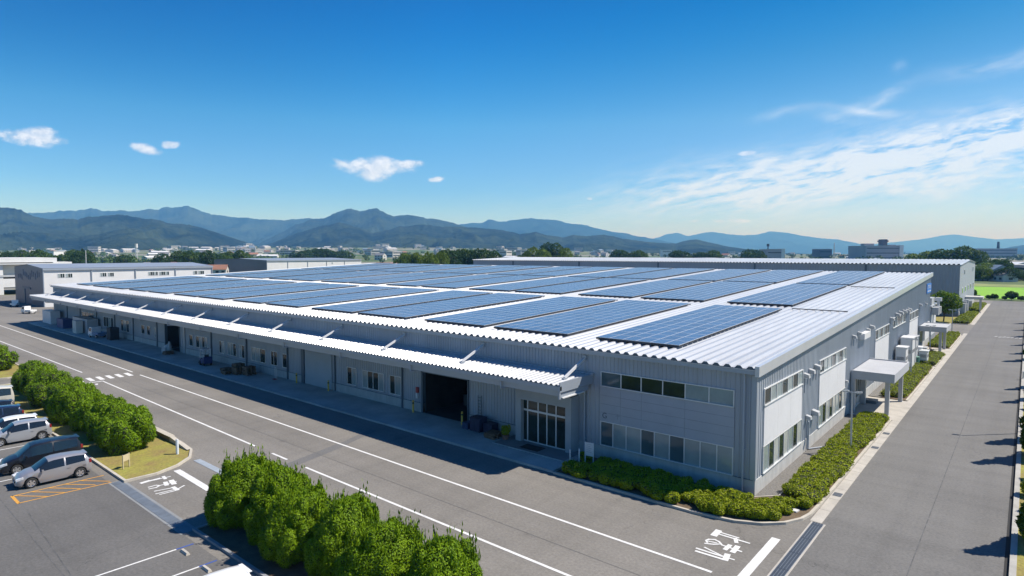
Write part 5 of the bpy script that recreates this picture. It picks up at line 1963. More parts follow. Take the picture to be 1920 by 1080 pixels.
# far-left white car deck building
t = thing('car_deck', 'white flat roofed multi level building at the far left behind the white hall', 'building', (-262, 0, 0))
XF = -262
MB().box(-292, -70, 11.3, XF + 0.6, 28.2, 12.9).build('roof_slab', PALE, t)
MB().box(-292, -70, 10.6, XF + 1.4, 29.5, 10.95).build('eave_slab', PALE, t)
MB().box(-291, -69, 6.9, XF - 1.5, 27.5, 11.3).build('upper_wall', CREAM, t)
for ya, yb in ((-30, -26), (-10, -7), (11.0, 12.6), (20.0, 21.6), (31.0, 33.5)):
    MB().box(XF - 1.45, ya, 0, XF + 0.3, yb, 10.6).build('wall_pier', PALE, t)
MB().box(-291, -69, 6.2, XF + 0.5, 27.8, 6.9).build('deck', LGREY, t)
MB().box(XF - 0.4, -69, 2.6, XF + 0.2, 27.8, 5.6).build('parapet', PALE, t)
MB().box(-291, -69, 2.2, XF - 0.4, 27.8, 2.6).build('deck', LGREY, t)
MB().box(-290, -68, 2.6, -280, 27, 6.2).build('back_wall', mat('deck_dark', (0.10, 0.10, 0.10), 0.9), t)
for i in range(14):
    MB().box(XF - 0.9, -66 + i * 7, 0, XF - 0.3, -65.2 + i * 7, 2.2).build('column', LGREY, t)
MB().box(-284, 29, 0, -274, 36, 11.2).build('stair_tower', PALE, t)

# houses and workshops of the town ---------------------------------


def house_meshes(w, l, h, rh, wallm, roofm, seed):
    rr = random.Random(seed)
    a = MB()
    a.box(-w / 2, -l / 2, 0, w / 2, l / 2, h)
    a.poly([(-w / 2, -l / 2, h), (w / 2, -l / 2, h), (0, -l / 2, h + rh)])
    a.poly([(w / 2, l / 2, h), (-w / 2, l / 2, h), (0, l / 2, h + rh)])
    r = MB()
    for sx in (-1, 1):
        e = (sx * (w / 2 + 0.5), h - 0.5 * rh / (w / 2))
        r.quad((e[0], -l / 2 - 0.4, e[1] + 0.1), (e[0], l / 2 + 0.4, e[1] + 0.1), (0, l / 2 + 0.4, h + rh + 0.12), (0, -l / 2 - 0.4, h + rh + 0.12))
    wn = MB()
    for sx in (-1, 1):
        k = int(l / 3)
        for i in range(k):
            y = -l / 2 + (i + 0.5) * l / k
            for z in ([1.0, 3.8] if h > 5 else [1.0]):
                wn.box(sx * w / 2 - 0.03, y - 0.8, z, sx * w / 2 + 0.03, y + 0.8, z + 1.2)
    for y in (-l / 2, l / 2):
        for z in ([1.0, 3.8] if h > 5 else [1.0]):
            wn.box(-1, y - 0.03, z, 1.2, y + 0.03, z + 1.2)
    return [('wall', a.mesh('house_wall', wallm)), ('roof', r.mesh('house_roof', roofm)), ('windows', wn.mesh('house_windows', GLASS))]


def flat_meshes(w, l, h, wallm, roofm, seed):
    a = MB().box(-w / 2, -l / 2, 0, w / 2, l / 2, h)
    r = MB().box(-w / 2 - 0.3, -l / 2 - 0.3, h, w / 2 + 0.3, l / 2 + 0.3, h + 0.6)
    wn = MB()
    n = max(1, int(h / 3.6))
    for i in range(n):
        z = h * (i + 0.4) / n
        for sx in (-1, 1):
            wn.box(sx * w / 2 - 0.05, -l / 2 + 1, z, sx * w / 2 + 0.05, l / 2 - 1, z + 1.3)
        for sy in (-1, 1):
            wn.box(-w / 2 + 1, sy * l / 2 - 0.05, z, w / 2 - 1, sy * l / 2 + 0.05, z + 1.3)
    return [('wall', a.mesh('block_wall', wallm)), ('roof', r.mesh('block_roof', roofm)), ('window_bands', wn.mesh('block_windows', GLASS))]


HS = [house_meshes(8, 11, 5.6, 2.2, HWALL, GREYR, 1), house_meshes(9, 12, 5.8, 2.4, HWALL, REDB, 2), house_meshes(8, 10, 3.2, 2.0, HWALL, GREYR, 3),
      house_meshes(14, 24, 5, 1.6, HWALL, mat('white_roof', (0.72, 0.73, 0.74), 0.4), 4), flat_meshes(16, 30, 7.5, HWALL, HWALL, 5), flat_meshes(12, 18, 10, HWALL, LGREY, 6),
      house_meshes(10, 14, 6, 2.4, LGREY, mat('blue_roof', (0.14, 0.20, 0.27), 0.6), 7)]
HL = ['pale house with grey tiled roof', 'cream house with brown roof', 'low pale house with grey roof', 'white roofed workshop', 'flat roofed white block', 'cream flat roofed block', 'grey house with blue roof']


def put_house(k, pxx, D, rz, where, group, sc=1.0, z=-0.06):
    x, y = bg(pxx, D)
    z = z + lift(pxx, D)
    t = thing('house' if k in (0, 1, 2, 6) else 'workshop', HL[k] + ' ' + where, 'house' if k in (0, 1, 2, 6) else 'building', (x, y, z), rz, group + ', ' + HL[k])
    t.scale = (sc, sc, sc)
    for nm, me in HS[k]:
        o = bpy.data.objects.new(nm if not nm.endswith('s') else nm[:-1], me)
        COL.objects.link(o)
        o.parent = t


rr = random.Random(12)
# near rows among the trees behind the left halls
for i in range(24):
    put_house(rr.choice([0, 0, 1, 2, 3, 6]), rr.uniform(255, 420), rr.uniform(330, 520), rr.uniform(0, 3.1), 'among trees behind the left white hall', 'houses behind the left white hall')
for i in range(9):
    put_house(rr.choice([1, 1, 0, 2]), rr.uniform(698, 770), rr.uniform(330, 420), rr.uniform(0, 3.1), 'in the cluster left of the bright trees', 'houses left of the bright trees')
for i in range(30):
    put_house(rr.choice([0, 2, 3, 4, 1, 6]), rr.uniform(1395, 1660), rr.uniform(480, 800), rr.uniform(0, 3.1), 'beyond the rear hall roof on the right', 'houses beyond the rear hall roof')
for i in range(14):
    put_house(rr.choice([1, 0, 2, 5]), rr.uniform(1070, 1400), rr.uniform(480, 640), rr.uniform(0, 3.1), 'below the wooded rise beyond the rear roof', 'houses below the wooded rise')
# far town at the foot of the mountains (white specks)
spots = [(0, 120), (160, 240), (240, 330), (300, 400), (380, 480), (420, 470), (440, 480), (480, 560), (600, 700), (700, 760), (780, 850), (920, 990), (1080, 1160), (1280, 1420), (1400, 1640), (1400, 1640)]
for i in range(200):
    put_house(rr.choice([3, 4, 3, 0, 0, 5, 2, 6, 1]), rr.uniform(*rr.choice(spots)), 900 + 1700 * rr.random() ** 0.8, rr.uniform(0, 3.1), 'far off at the foot of the mountains', 'far town below the mountains', rr.uniform(0.9, 1.6))
for (a, b, k, s_, w_) in [(1858, 330, 6, 1.0, 'with dark sides right of the big round tree'), (1878, 345, 0, 1.0, 'among bushes beyond the rice field'), (1905, 420, 3, 1.5, 'on the right horizon above the bushes'),
                      (1880, 318, 2, 0.8, 'half hidden at the field edge'), (1925, 350, 4, 1.0, 'at the right picture edge beyond the field'), (1838, 400, 3, 0.8, 'just right of the rear hall corner'), (1900, 560, 3, 1.5, 'far right behind the bushes')]:
    put_house(k, a, b, 0.75, w_, 'houses beyond the rice field')


def block(name, label, pxx, D, wpx, top, m, depth=30, cat='building', roof=None, windows=True, z0=0.0):
    """a large far block whose front is wpx wide as seen from here; returns the Empty"""
    x, y = bg(pxx, D)
    w = wpx / 1150.1 * D
    g0 = lift(pxx, D)
    h = max(5.0, zp(top, D) - g0)
    ang = math.atan2(RIGHT[1], RIGHT[0])
    t = thing(name, label, cat, (x, y, g0 - 0.06), ang)
    MB().box(-w / 2, 0, 0, w / 2, depth, h).build('wall', m, t, world=False)
    MB().box(-w / 2 - 0.5, -0.5, h, w / 2 + 0.5, depth + 0.5, h + 1.0).build('roof', roof or LGREY, t, world=False)
    if windows:
        n = max(1, int(h / 7))
        wn = MB()
        for i in range(n):
            z = h * (i + 0.45) / n
            wn.box(-w / 2 + 2, -0.15, z, w / 2 - 2, 0.0, z + 1.6)
        wn.build('window_band', GLASS, t, world=False)
    return t, w, h


GFAC = mat('factory_grey', (0.33, 0.31, 0.34), 0.8, var=0.1, vscale=0.05)
t, w, h = block('grey_factory', 'large grey factory with a dark tower and a white end wall on the horizon', 1656, 1150, 68, 461.5, GFAC, 60)
MB().box(w * 0.42, -1.5, 0, w * 0.5 + 2, 40, h + 2).build('white_end_wall', WHITE, t, world=False)
MB().box(w * 0.05, 10, h + 1, w * 0.18, 24, h + 13).box(w * 0.03, 9, h + 8, w * 0.20, 25, h + 11).build('tower', mat('tower_dark', (0.10, 0.085, 0.09), 0.8), t, world=False)
MB().box(-w * 0.48, 8, h + 1, -w * 0.2, 20, h + 5).build('roof_unit', GFAC, t, world=False)
MB().box(w * 0.22, 8, h + 1, w * 0.4, 30, h + 2.8).build('roof_unit', GFAC, t, world=False)
t, w, h = block('grey_store', 'grey block with a dark water tank and white tower end on the right horizon', 1452, 950, 30, 468, GFAC, 30)
MB().box(w * 0.40, -1, 0, w * 0.62, 14, h + 1.5).build('white_end_wall', WHITE, t, world=False)
MB().tube((-w * 0.30, 8, h + 1), (-w * 0.30, 8, h + 5), 0.9, 0.9, 8).tube((-w * 0.30, 8, h + 5), (-w * 0.30, 8, h + 9), 2.0, 2.0, 12).build('water_tank', BLACKP, t, world=False)
block('long_factory', 'long blue grey low factory with a short chimney on the far right horizon', 1868, 1500, 76, 466.5, GFAC, 60)
t = bpy.data.objects['long_factory']
MB().tube((18, 20, 20), (18, 20, 40), 3.5, 2.5, 10).build('chimney', BLACKP, t, world=False)
block('dark_block', 'small dark block beside the thin mast on the right horizon', 1547, 1250, 24, 467.5, mat('dark_block_m', (0.09, 0.10, 0.13), 0.8), 30)
block('white_block', 'white block low on the horizon under the central mountain', 1250, 1600, 18, 469, WHITE, 20)
block('white_works', 'white terraced works buildings on the slope below the left mountain', 428, 1900, 14, 463, WHITE, 24)
block('white_works', 'long white works building right of the terraced slope buildings', 448, 1950, 22, 468, WHITE, 24)
block('white_depot', 'long white depot roofs at the foot of the left hills', 85, 900, 34, 471, WHITE, 24)


def mast(label, pxx, D, top, r, m, head=False, cross=False):
    x, y = bg(pxx, D)
    h = zp(top, D)
    t = thing('mast', label, 'mast', (x, y, -0.06))
    mb = MB()
    for sx, sy in ((-1, -1), (1, -1), (1, 1), (-1, 1)):
        mb.tube((sx * r, sy * r, 0), (sx * r * 0.4, sy * r * 0.4, h), 0.14 + D * 0.00012, 0.10 + D * 0.0001, 5)
    k = int(h / 3)
    for i in range(k):
        a, b = i / k, (i + 1) / k
        ra, rb = r * (1 - 0.6 * a), r * (1 - 0.6 * b)
        mb.tube((-ra, -ra, h * a), (rb, -rb, h * b), 0.08, 0.08, 4)
        mb.tube((ra, ra, h * a), (-rb, rb, h * b), 0.08, 0.08, 4)
        mb.tube((-ra, ra, h * a), (-rb, -rb, h * b), 0.08, 0.08, 4)
    mb.build('lattice', m, t, world=False)
    if head:
        MB().tube((0, 0, h - 4), (0, 0, h), 1.4, 1.4, 10).build('antenna_drum', WHITE, t, world=False)
    if cross:
        MB().box(-3.5, -0.2, h - 1.0, 3.5, 0.2, h - 0.2).build('lamp_bar', WHITE, t, world=False)
    return t


mast('white lattice radio mast with a drum head above the left halls', 257, 620, 457, 1.1, WHITE, head=True)
mast('pale floodlight mast at the far left below the hills', 61, 420, 463, 0.35, LGREY, cross=True)
mast('thin grey lattice mast on the right horizon beside the dark block', 1563, 1000, 455, 1.2, LGREY)
mast('thin pole standing among the left belt of trees', 162, 380, 469, 0.2, LGREY)
mast('thin pole at the left side of the dark tree clump', 831, 330, 475, 0.2, LGREY)

# ------------------------------------------------------------------ VEHICLES


def make_car(label, loc, rz, paint, kind='hatch', group='cars parked by the hedge', name='car', cat='car'):
    """body lofted from cross-sections; local +x is the front"""
    t = thing(name, label, cat, loc, rz, group)
    if kind == 'hatch':
        L, Wd, wb, wr = 3.95, 1.69, (1.22, -1.30), 0.31
        key = [(-1.98, .50, .52, .66, .40), (-1.95, .92, .95, .76, .50), (-1.88, 1.0, 1.08, .79, .60), (-1.66, 1.03, 1.43, .81, .56), (-1.2, 1.01, 1.49, .83, .585), (-.5, .97, 1.525, .845, .60), (0.05, .94, 1.51, .845, .60),
               (.32, .925, 1.45, .845, .585), (1.02, .89, .97, .84, .66), (1.35, .80, .90, .82, .66), (1.72, .66, .76, .76, .56), (1.90, .52, .58, .66, .45), (1.97, .42, .44, .55, .36)]
        ws, rb, belt = (.32, 1.02), (-1.88, -1.66), (-1.60, .78)
    elif kind == 'minivan':
        L, Wd, wb, wr = 4.55, 1.70, (1.42, -1.38), 0.32
        key = [(-2.27, .55, .57, .70, .5), (-2.24, 1.0, 1.03, .79, .6), (-2.18, 1.08, 1.2, .80, .62), (-2.0, 1.10, 1.66, .82, .61), (-1.4, 1.08, 1.72, .84, .63), (-.4, 1.04, 1.745, .85, .64), (.35, 1.02, 1.71, .85, .63),
               (.62, 1.0, 1.64, .85, .62), (1.32, .97, 1.06, .84, .68), (1.65, .88, .98, .82, .66), (2.0, .74, .84, .77, .58), (2.18, .56, .62, .68, .46), (2.26, .45, .47, .58, .4)]
        ws, rb, belt = (.62, 1.32), (-2.18, -2.0), (-1.95, 1.05)
    else:
        L, Wd, wb, wr = 4.6, 1.74, (1.55, -1.30), 0.33
        key = [(-2.30, .6, .62, .76, .7), (-2.28, 1.15, 1.2, .84, .75), (-2.24, 1.2, 1.5, .85, .73), (-2.14, 1.22, 1.92, .86, .70), (-1.4, 1.22, 2.0, .87, .70), (0, 1.2, 2.02, .87, .70), (1.0, 1.18, 1.99, .87, .69),
               (1.22, 1.16, 1.93, .87, .68), (1.85, 1.10, 1.2, .86, .72), (2.05, .98, 1.05, .84, .68), (2.2, .8, .84, .80, .62), (2.28, .55, .58, .72, .52), (2.31, .45, .47, .64, .46)]
        ws, rb, belt = (1.22, 1.85), (-2.24, -2.14), (-2.05, 1.5)
    K = np.array(key)
    xs_ = set(np.round(K[:, 0], 3))
    for cx in wb:
        for d in (-.37, -.345, -.29, -.2, -.1, 0, .1, .2, .29, .345, .37):
            xs_.add(round(cx + d, 3))
    bp = (belt[0] + belt[1]) / 2 - 0.12
    for b in (belt[0], belt[1], bp - 0.04, bp + 0.04):
        xs_.add(round(b, 3))
    xs_ = sorted(xs_)
    secs = []
    for x in xs_:
        zs, zr, w, wrf = (np.interp(x, K[:, 0], K[:, i]) for i in (1, 2, 3, 4))
        zb = 0.20 if abs(x) < L / 2 - 0.25 else 0.26
        for cx in wb:
            if abs(x - cx) <= 0.372:
                zb = max(zb, wr + math.sqrt(max(0, 0.372 ** 2 - (x - cx) ** 2)))
        zm = min(max(0.56, zb + 0.06), zs - 0.02)
        zl = min(max(0.36, zb + 0.03), zm - 0.01)
        secs.append([(w * 0.95, min(zb, zl - 0.005)), (w * 0.985, zl), (w * 1.0, zm), (w * 0.965, zs), (wrf + (w * 0.965 - wrf) * 0.12, zs + (zr - zs) * 0.86), (wrf * 0.86, zr), (wrf * 0.45, zr + 0.018), (0, zr + 0.022)])
    body, scr, rear = MB(), MB(), MB()
    gl2 = {1: MB(), -1: MB()}
    for i in range(len(xs_) - 1):
        xa, xb = xs_[i], xs_[i + 1]
        xm = (xa + xb) / 2
        for s_ in (-1, 1):
            for j in range(7):
                A, B = secs[i], secs[i + 1]
                q = [(xa, s_ * A[j][0], A[j][1]), (xb, s_ * B[j][0], B[j][1]), (xb, s_ * B[j + 1][0], B[j + 1][1]), (xa, s_ * A[j + 1][0], A[j + 1][1])]
                if s_ > 0:
                    q = q[::-1]
                tgt = body
                if j == 3 and belt[0] < xm < belt[1] and abs(xm - bp) > 0.04:
                    tgt = gl2[s_]
                elif j >= 4 and ws[0] < xm < ws[1]:
                    tgt = scr
                elif j >= 4 and rb[0] < xm < rb[1]:
                    tgt = rear
                tgt.quad(*q)
    for i in (0, -1):
        A = secs[i]
        body.poly([(xs_[i], a, b) for a, b in A] + [(xs_[i], -a, b) for a, b in reversed(A[:-1])])
    for cx in wb:
        body.box(cx - 0.5, -Wd / 2 + 0.24, 0.2, cx + 0.5, Wd / 2 - 0.24, 0.62, 1)
    body.box(-L / 2 + 0.15, -Wd / 2 + 0.12, 0.17, L / 2 - 0.15, Wd / 2 - 0.12, 0.24, 1)
    pl = body.build('body', [paint, BLACKP], t, world=False, smooth=38)
    # weld so shading runs across the faces
    import bmesh
    bm = bmesh.new()
    bm.from_mesh(pl.data)
    bmesh.ops.remove_doubles(bm, verts=bm.verts, dist=0.0008)
    bm.to_mesh(pl.data)
    bm.free()
    pl.data.set_sharp_from_angle(angle=rad(34))
    for s_ in (1, -1):
        gl2[s_].build('side_window', CARGL, t, world=False, smooth=30)
    scr.build('windscreen', CARGL, t, world=False, smooth=30)
    rear.build('rear_window', CARGL, t, world=False, smooth=30)
    fx, bx_ = L / 2, -L / 2
    zh = 0.62 if kind == 'hatch' else 0.7
    for s_ in (-1, 1):
        mb = MB()
        mb.obox((fx - 0.22, s_ * (Wd / 2 - 0.22), zh + 0.03), (0.17, s_ * -0.05, -0.05), (0.03, 0.10 * s_, 0), (0.02, 0, 0.06))
        mb.build('headlight', LAMPG, t, world=False)
        zt = 0.95 if kind == 'hatch' else 1.05
        mb = MB()
        mb.box(bx_ + 0.035, s_ * (Wd / 2 - 0.19), zt - 0.10, bx_ + 0.16, s_ * (Wd / 2 - 0.065), zt + 0.13)
        mb.build('tail_light', TAILR, t, world=False)
        mb = MB()
        mb.obox((belt[1] - 0.12, s_ * (Wd / 2 + 0.08), K[8, 1] + 0.07), (0.05, 0, 0), (0, 0.09, 0), (0, 0, 0.065))
        mb.build('wing_mirror', paint, t, world=False)
        for cx in wb:
            y = s_ * (Wd / 2 - 0.10)
            mb = MB()
            n = 28
            prof = [(0.21, 0.085), (0.27, 0.09), (wr - 0.02, 0.075), (wr, 0.03), (wr, -0.08)]
            for (r0, h0), (r1, h1) in zip(prof, prof[1:]):
                for a in range(n):
                    a0, a1 = 2 * math.pi * a / n, 2 * math.pi * (a + 1) / n
                    mb.quad((cx + r0 * math.cos(a0), y + s_ * h0, wr + r0 * math.sin(a0)), (cx + r1 * math.cos(a0), y + s_ * h1, wr + r1 * math.sin(a0)),
                            (cx + r1 * math.cos(a1), y + s_ * h1, wr + r1 * math.sin(a1)), (cx + r0 * math.cos(a1), y + s_ * h0, wr + r0 * math.sin(a1)))
            wh = mb.build('wheel', TYRE, t, world=False)
            rm = MB()
            for a in range(5):
                an = 2 * math.pi * a / 5
                c, s2 = math.cos(an), math.sin(an)
                rm.obox((cx + c * 0.11, y + s_ * 0.07, wr + s2 * 0.11), (c * 0.10, 0, s2 * 0.10), (-s2 * 0.045, 0, c * 0.045), (0, 0.015, 0))
            n = 24
            for (r0, h0, r1, h1) in ((0.20, 0.085, 0.17, 0.07), (0.17, 0.07, 0.165, 0.0)):
                for a in range(n):
                    a0, a1 = 2 * math.pi * a / n, 2 * math.pi * (a + 1) / n
                    rm.quad((cx + r0 * math.cos(a0), y + s_ * h0, wr + r0 * math.sin(a0)), (cx + r1 * math.cos(a0), y + s_ * h1, wr + r1 * math.sin(a0)),
                            (cx + r1 * math.cos(a1), y + s_ * h1, wr + r1 * math.sin(a1)), (cx + r0 * math.cos(a1), y + s_ * h0, wr + r0 * math.sin(a1)))
            rm.tube((cx, y + s_ * 0.03, wr), (cx, y + s_ * 0.088, wr), 0.05, 0.045, 12)
            r_ = rm.build('rim', RIM, wh, world=False)
            dk = MB()
            dk.tube((cx, y - s_ * 0.02, wr), (cx, y + s_ * 0.02, wr), 0.205, 0.205, 20)
            dk.build('brake_disc', mat('disc_dark', (0.05, 0.05, 0.055), 0.5, 0.4), wh, world=False)
    mb = MB()
    mb.box(fx - 0.10, -0.42, 0.40, fx + 0.005, 0.42, 0.50)
    mb.box(fx - 0.14, -0.40, 0.28, fx - 0.01, 0.40, 0.34)
    mb.build('grille', BLACKP, t, world=False)
    MB().box(fx + 0.0, -0.17, 0.34, fx + 0.018, 0.17, 0.45).build('number_plate', WHITE, t, world=False)
    MB().box(bx_ - 0.02, -0.17, 0.62, bx_ + 0.04, 0.17, 0.74).build('number_plate', WHITE, t, world=False)
    mb = MB()
    for s_ in (-1, 1):
        mb.box(bp - 0.28, s_ * (Wd / 2 - 0.008), 0.80, bp - 0.10, s_ * (Wd / 2 + 0.018), 0.835)
        mb.box(bp - 1.15, s_ * (Wd / 2 - 0.012), 0.80, bp - 0.97, s_ * (Wd / 2 + 0.012), 0.835)
    mb.build('door_handle', paint, t, world=False)
    sp_ = MB()
    zt = K[3, 2]
    sp_.obox((K[3, 0] - 0.04, 0, zt + 0.015), (0.09, 0, 0.0), (0, K[3, 4] * 0.82, 0), (0, 0, 0.014))
    sp_.build('spoiler', paint, t, world=False)
    return t


SILVER = mat('paint_silver', (0.37, 0.362, 0.375), 0.30, 0.45, coat=0.5)
SILVER2 = mat('paint_pale_silver', (0.42, 0.43, 0.45), 0.30, 0.4, coat=0.5)
CWHITE = mat('paint_white', (0.78, 0.78, 0.77), 0.3, 0.0, coat=0.6)
CBLACK = mat('paint_black', (0.010, 0.012, 0.018), 0.3, 0.1, coat=0.3)
CBLUE = mat('paint_dark_blue', (0.02, 0.035, 0.075), 0.22, 0.3, coat=0.8)
CBEIGE = mat('paint_beige', (0.52, 0.50, 0.44), 0.35, 0.0, coat=0.4)
ND = rad(-90)
make_car('silver hatchback parked next to the yellow hatched bay', (-35.35, -26.1, 0.005), ND - 0.05, SILVER)
make_car('black minivan parked between two silver hatchbacks', (-39.0, -25.9, 0.005), ND - 0.05, CBLACK, 'minivan')
make_car('pale silver hatchback with its front cut by the left picture edge', (-47.2, -25.5, 0.005), ND - 0.05, SILVER2)
make_car('white hatchback mostly hidden behind the pale silver hatchback', (-49.4, -25.7, 0.005), ND - 0.05, CWHITE)
make_car('dark blue hatchback parked behind the white hatchback', (-54.3, -25.8, 0.005), ND - 0.05, CBLUE)
make_car('black hatchback second from the beige van by the hedge', (-57.0, -25.8, 0.005), ND - 0.05, CBLACK)
make_car('beige van at the left picture edge beside the hedge', (-61.6, -25.4, 0.005), ND - 0.05, CBEIGE, 'van')
make_car('white car whose roof just shows at the bottom picture edge', (-12.45, -26.55, 0.005), ND - 0.03, CWHITE, 'hatch', 'cars in the lower car park')


def kei_truck(label, loc, rz, paint, load=None, group=None, name='mini_truck'):
    t = thing(name, label, 'truck', loc, rz, group)
    mb = MB()
    prof = [(1.68, 0.32), (1.72, 0.85), (1.62, 1.05), (1.25, 1.72), (1.10, 1.78), (0.45, 1.78), (0.42, 0.32)]
    for y in (-0.72, 0.72):
        p_ = [(a, y, b) for a, b in prof]
        mb.poly(p_ if y < 0 else p_[::-1])
    for a, b in zip(prof, prof[1:] + prof[:1]):
        mb.quad((a[0], 0.72, a[1]), (b[0], 0.72, b[1]), (b[0], -0.72, b[1]), (a[0], -0.72, a[1]))
    mb.build('cab', paint, t, world=False)
    mb = MB()
    mb.quad((1.60, -0.62, 1.10), (1.60, 0.62, 1.10), (1.285, 0.58, 1.68), (1.285, -0.58, 1.68))
    mb.v = [(a + 0.02, b, c + 0.012) for a, b, c in mb.v]
    mb.build('windscreen', CARGL, t, world=False)
    for s_ in (-1, 1):
        mb = MB()
        q = [(0.60, s_ * 0.728, 1.08), (1.45, s_ * 0.728, 1.08), (1.17, s_ * 0.728, 1.65), (0.60, s_ * 0.728, 1.65)]
        mb.poly(q if s_ < 0 else q[::-1])
        mb.build('side_window', CARGL, t, world=False)
        for cx in (1.15, -1.0):
            w = MB()
            w.tube((cx, s_ * 0.55, 0.27), (cx, s_ * 0.72, 0.27), 0.27, 0.26, 18)
            wo = w.build('wheel', TYRE, t, world=False)
            MB().tube((cx, s_ * 0.70, 0.27), (cx, s_ * 0.735, 0.27), 0.15, 0.13, 14).build('rim', RIM, wo, world=False)
        MB().box(1.66, s_ * 0.42 - 0.12, 0.68, 1.745, s_ * 0.42 + 0.12, 0.84).build('headlight', LAMPG, t, world=False)
    b = MB()
    b.box(-1.68, -0.72, 0.62, 0.36, 0.72, 0.70)
    b.box(-1.68, -0.72, 0.70, 0.36, -0.68, 0.98)
    b.box(-1.68, 0.68, 0.70, 0.36, 0.72, 0.98)
    b.box(-1.68, -0.68, 0.70, -1.64, 0.68, 0.98)
    b.box(-1.6, -0.4, 0.35, 0.4, 0.4, 0.62)
    b.build('load_bed', paint if load is None else load, t, world=False)
    return t


kei_truck('small white pickup truck parked on the shaded loading platform', (-109.2, -2.6, 0.155), rad(188), CWHITE, mat('truck_bed_blue', (0.14, 0.22, 0.36), 0.5))
kei_truck('small white truck parked left of the canopy end', (-172, 1.0, 0.0), rad(200), CWHITE, None, 'small white trucks by the left hall')
kei_truck('white truck farther off beside the dark gable of the left hall', (-199, 3.5, 0.0), rad(160), CWHITE, None, 'small white trucks by the left hall')
make_car('white car parked at the far left before the car deck', (-222, 2.5, 0.0), rad(20), CWHITE, 'hatch', None, 'car')

# forklift on the platform
t = thing('forklift', 'dark blue forklift truck with mast parked on the shaded platform', 'forklift', (-68.6, -2.2, 0.155), rad(175))
mb = MB()
mb.box(-0.9, -0.5, 0.25, 0.6, 0.5, 0.85)
mb.box(-1.05, -0.5, 0.35, -0.55, 0.5, 1.15)
mb.build('chassis', NAVY, t, world=False)
mb = MB()
for sx, sy in ((0.45, -0.45), (0.45, 0.45), (-0.75, -0.45), (-0.75, 0.45)):
    mb.tube((sx, sy, 0.8), (sx * 0.75 - 0.05, sy, 2.05), 0.035)
mb.box(-0.7, -0.5, 2.03, 0.4, 0.5, 2.10)
mb.build('overhead_guard', WHITE, t, world=False)
mb = MB()
for sy in (-0.3, 0.3):
    mb.box(0.75, sy - 0.06, 0.1, 0.87, sy + 0.06, 2.15)
for z in (0.4, 1.2, 2.1):
    mb.box(0.76, -0.3, z, 0.86, 0.3, z + 0.08)
mb.build('mast', LGREY, t, world=False)
for sy in (-0.22, 0.22):
    MB().box(0.88, sy - 0.06, 0.1, 1.95, sy + 0.06, 0.16).build('fork', BLACKP, t, world=False)
    for cx, r in ((0.45, 0.3), (-0.7, 0.24)):
        MB().tube((cx, sy * 2 - 0.06, r), (cx, sy * 2 + 0.1, r), r, r, 16).build('wheel', TYRE, t, world=False)
MB().box(-0.55, -0.25, 0.85, -0.1, 0.25, 1.0).box(-0.6, -0.25, 1.0, -0.5, 0.25, 1.4).build('seat', BLACKP, t, world=False)

# things standing on the platform


def pallet_mesh():
    mb = MB()
    for i in range(6):
        mb.box(-0.55 + i * 0.19, -0.55, 0.115, -0.43 + i * 0.19, 0.55, 0.14)
    for y in (-0.5, 0, 0.5):
        mb.box(-0.55, y - 0.05, 0.02, 0.52, y + 0.05, 0.115)
        mb.box(-0.55, y - 0.05, 0.0, 0.52, y + 0.05, 0.02)
    return mb.mesh('pallet', WOOD)


PAL = pallet_mesh()
rr = random.Random(8)
for (x, y, n, w_) in [(-62.3, -2.4, 3, 'low stack at the left of the wooden pile'), (-60.9, -1.6, 7, 'middle stack of the wooden pile'), (-59.4, -2.3, 6, 'tall stack of the wooden pile'),
                      (-58.0, -1.7, 7, 'stack at the right end of the wooden pile'), (-60.5, -3.1, 3, 'front row of the wooden pile on the platform'), (-81.2, -1.9, 3, 'small stack beside the far dark doorway'), (-19.4, -1.5, 3, 'small stack left of the glass entrance')]:
    for i in range(n):
        o = bpy.data.objects.new('wooden_pallet', PAL)
        COL.objects.link(o)
        o.location = (x + rr.uniform(-0.05, 0.05), y + rr.uniform(-0.05, 0.05), 0.157 + i * 0.145)
        o.rotation_euler = (0, 0, rr.uniform(-0.08, 0.08))
        tag(o, 'brown wooden pallet in the ' + w_, 'pallet', 'wooden pallets, ' + w_)


def box_thing(name, label, cat, loc, dims, m, extra=None, bev=0.02):
    x, y, z = dims
    t = thing(name, label, cat, loc)
    MB().box(-x / 2, -y / 2, 0.04, x / 2, y / 2, z).build('body', m, t, world=False)
    mb = MB()
    mb.box(-x / 2 - 0.02, -y / 2 - 0.02, z, x / 2 + 0.02, y / 2 + 0.02, z + 0.04)
    mb.build('top', m, t, world=False)
    d = MB()
    d.box(-x / 2 + 0.06, -y / 2 - 0.015, 0.12, -0.01, -y / 2, z - 0.08)
    d.box(0.01, -y / 2 - 0.015, 0.12, x / 2 - 0.06, -y / 2, z - 0.08)
    d.build('door', m, t, world=False)
    f = MB()
    for sx in (-1, 1):
        for sy in (-1, 1):
            f.box(sx * (x / 2 - 0.12) - 0.05, sy * (y / 2 - 0.1) - 0.05, 0, sx * (x / 2 - 0.12) + 0.05, sy * (y / 2 - 0.1) + 0.05, 0.04)
    f.build('feet', BLACKP, t, world=False)
    return t


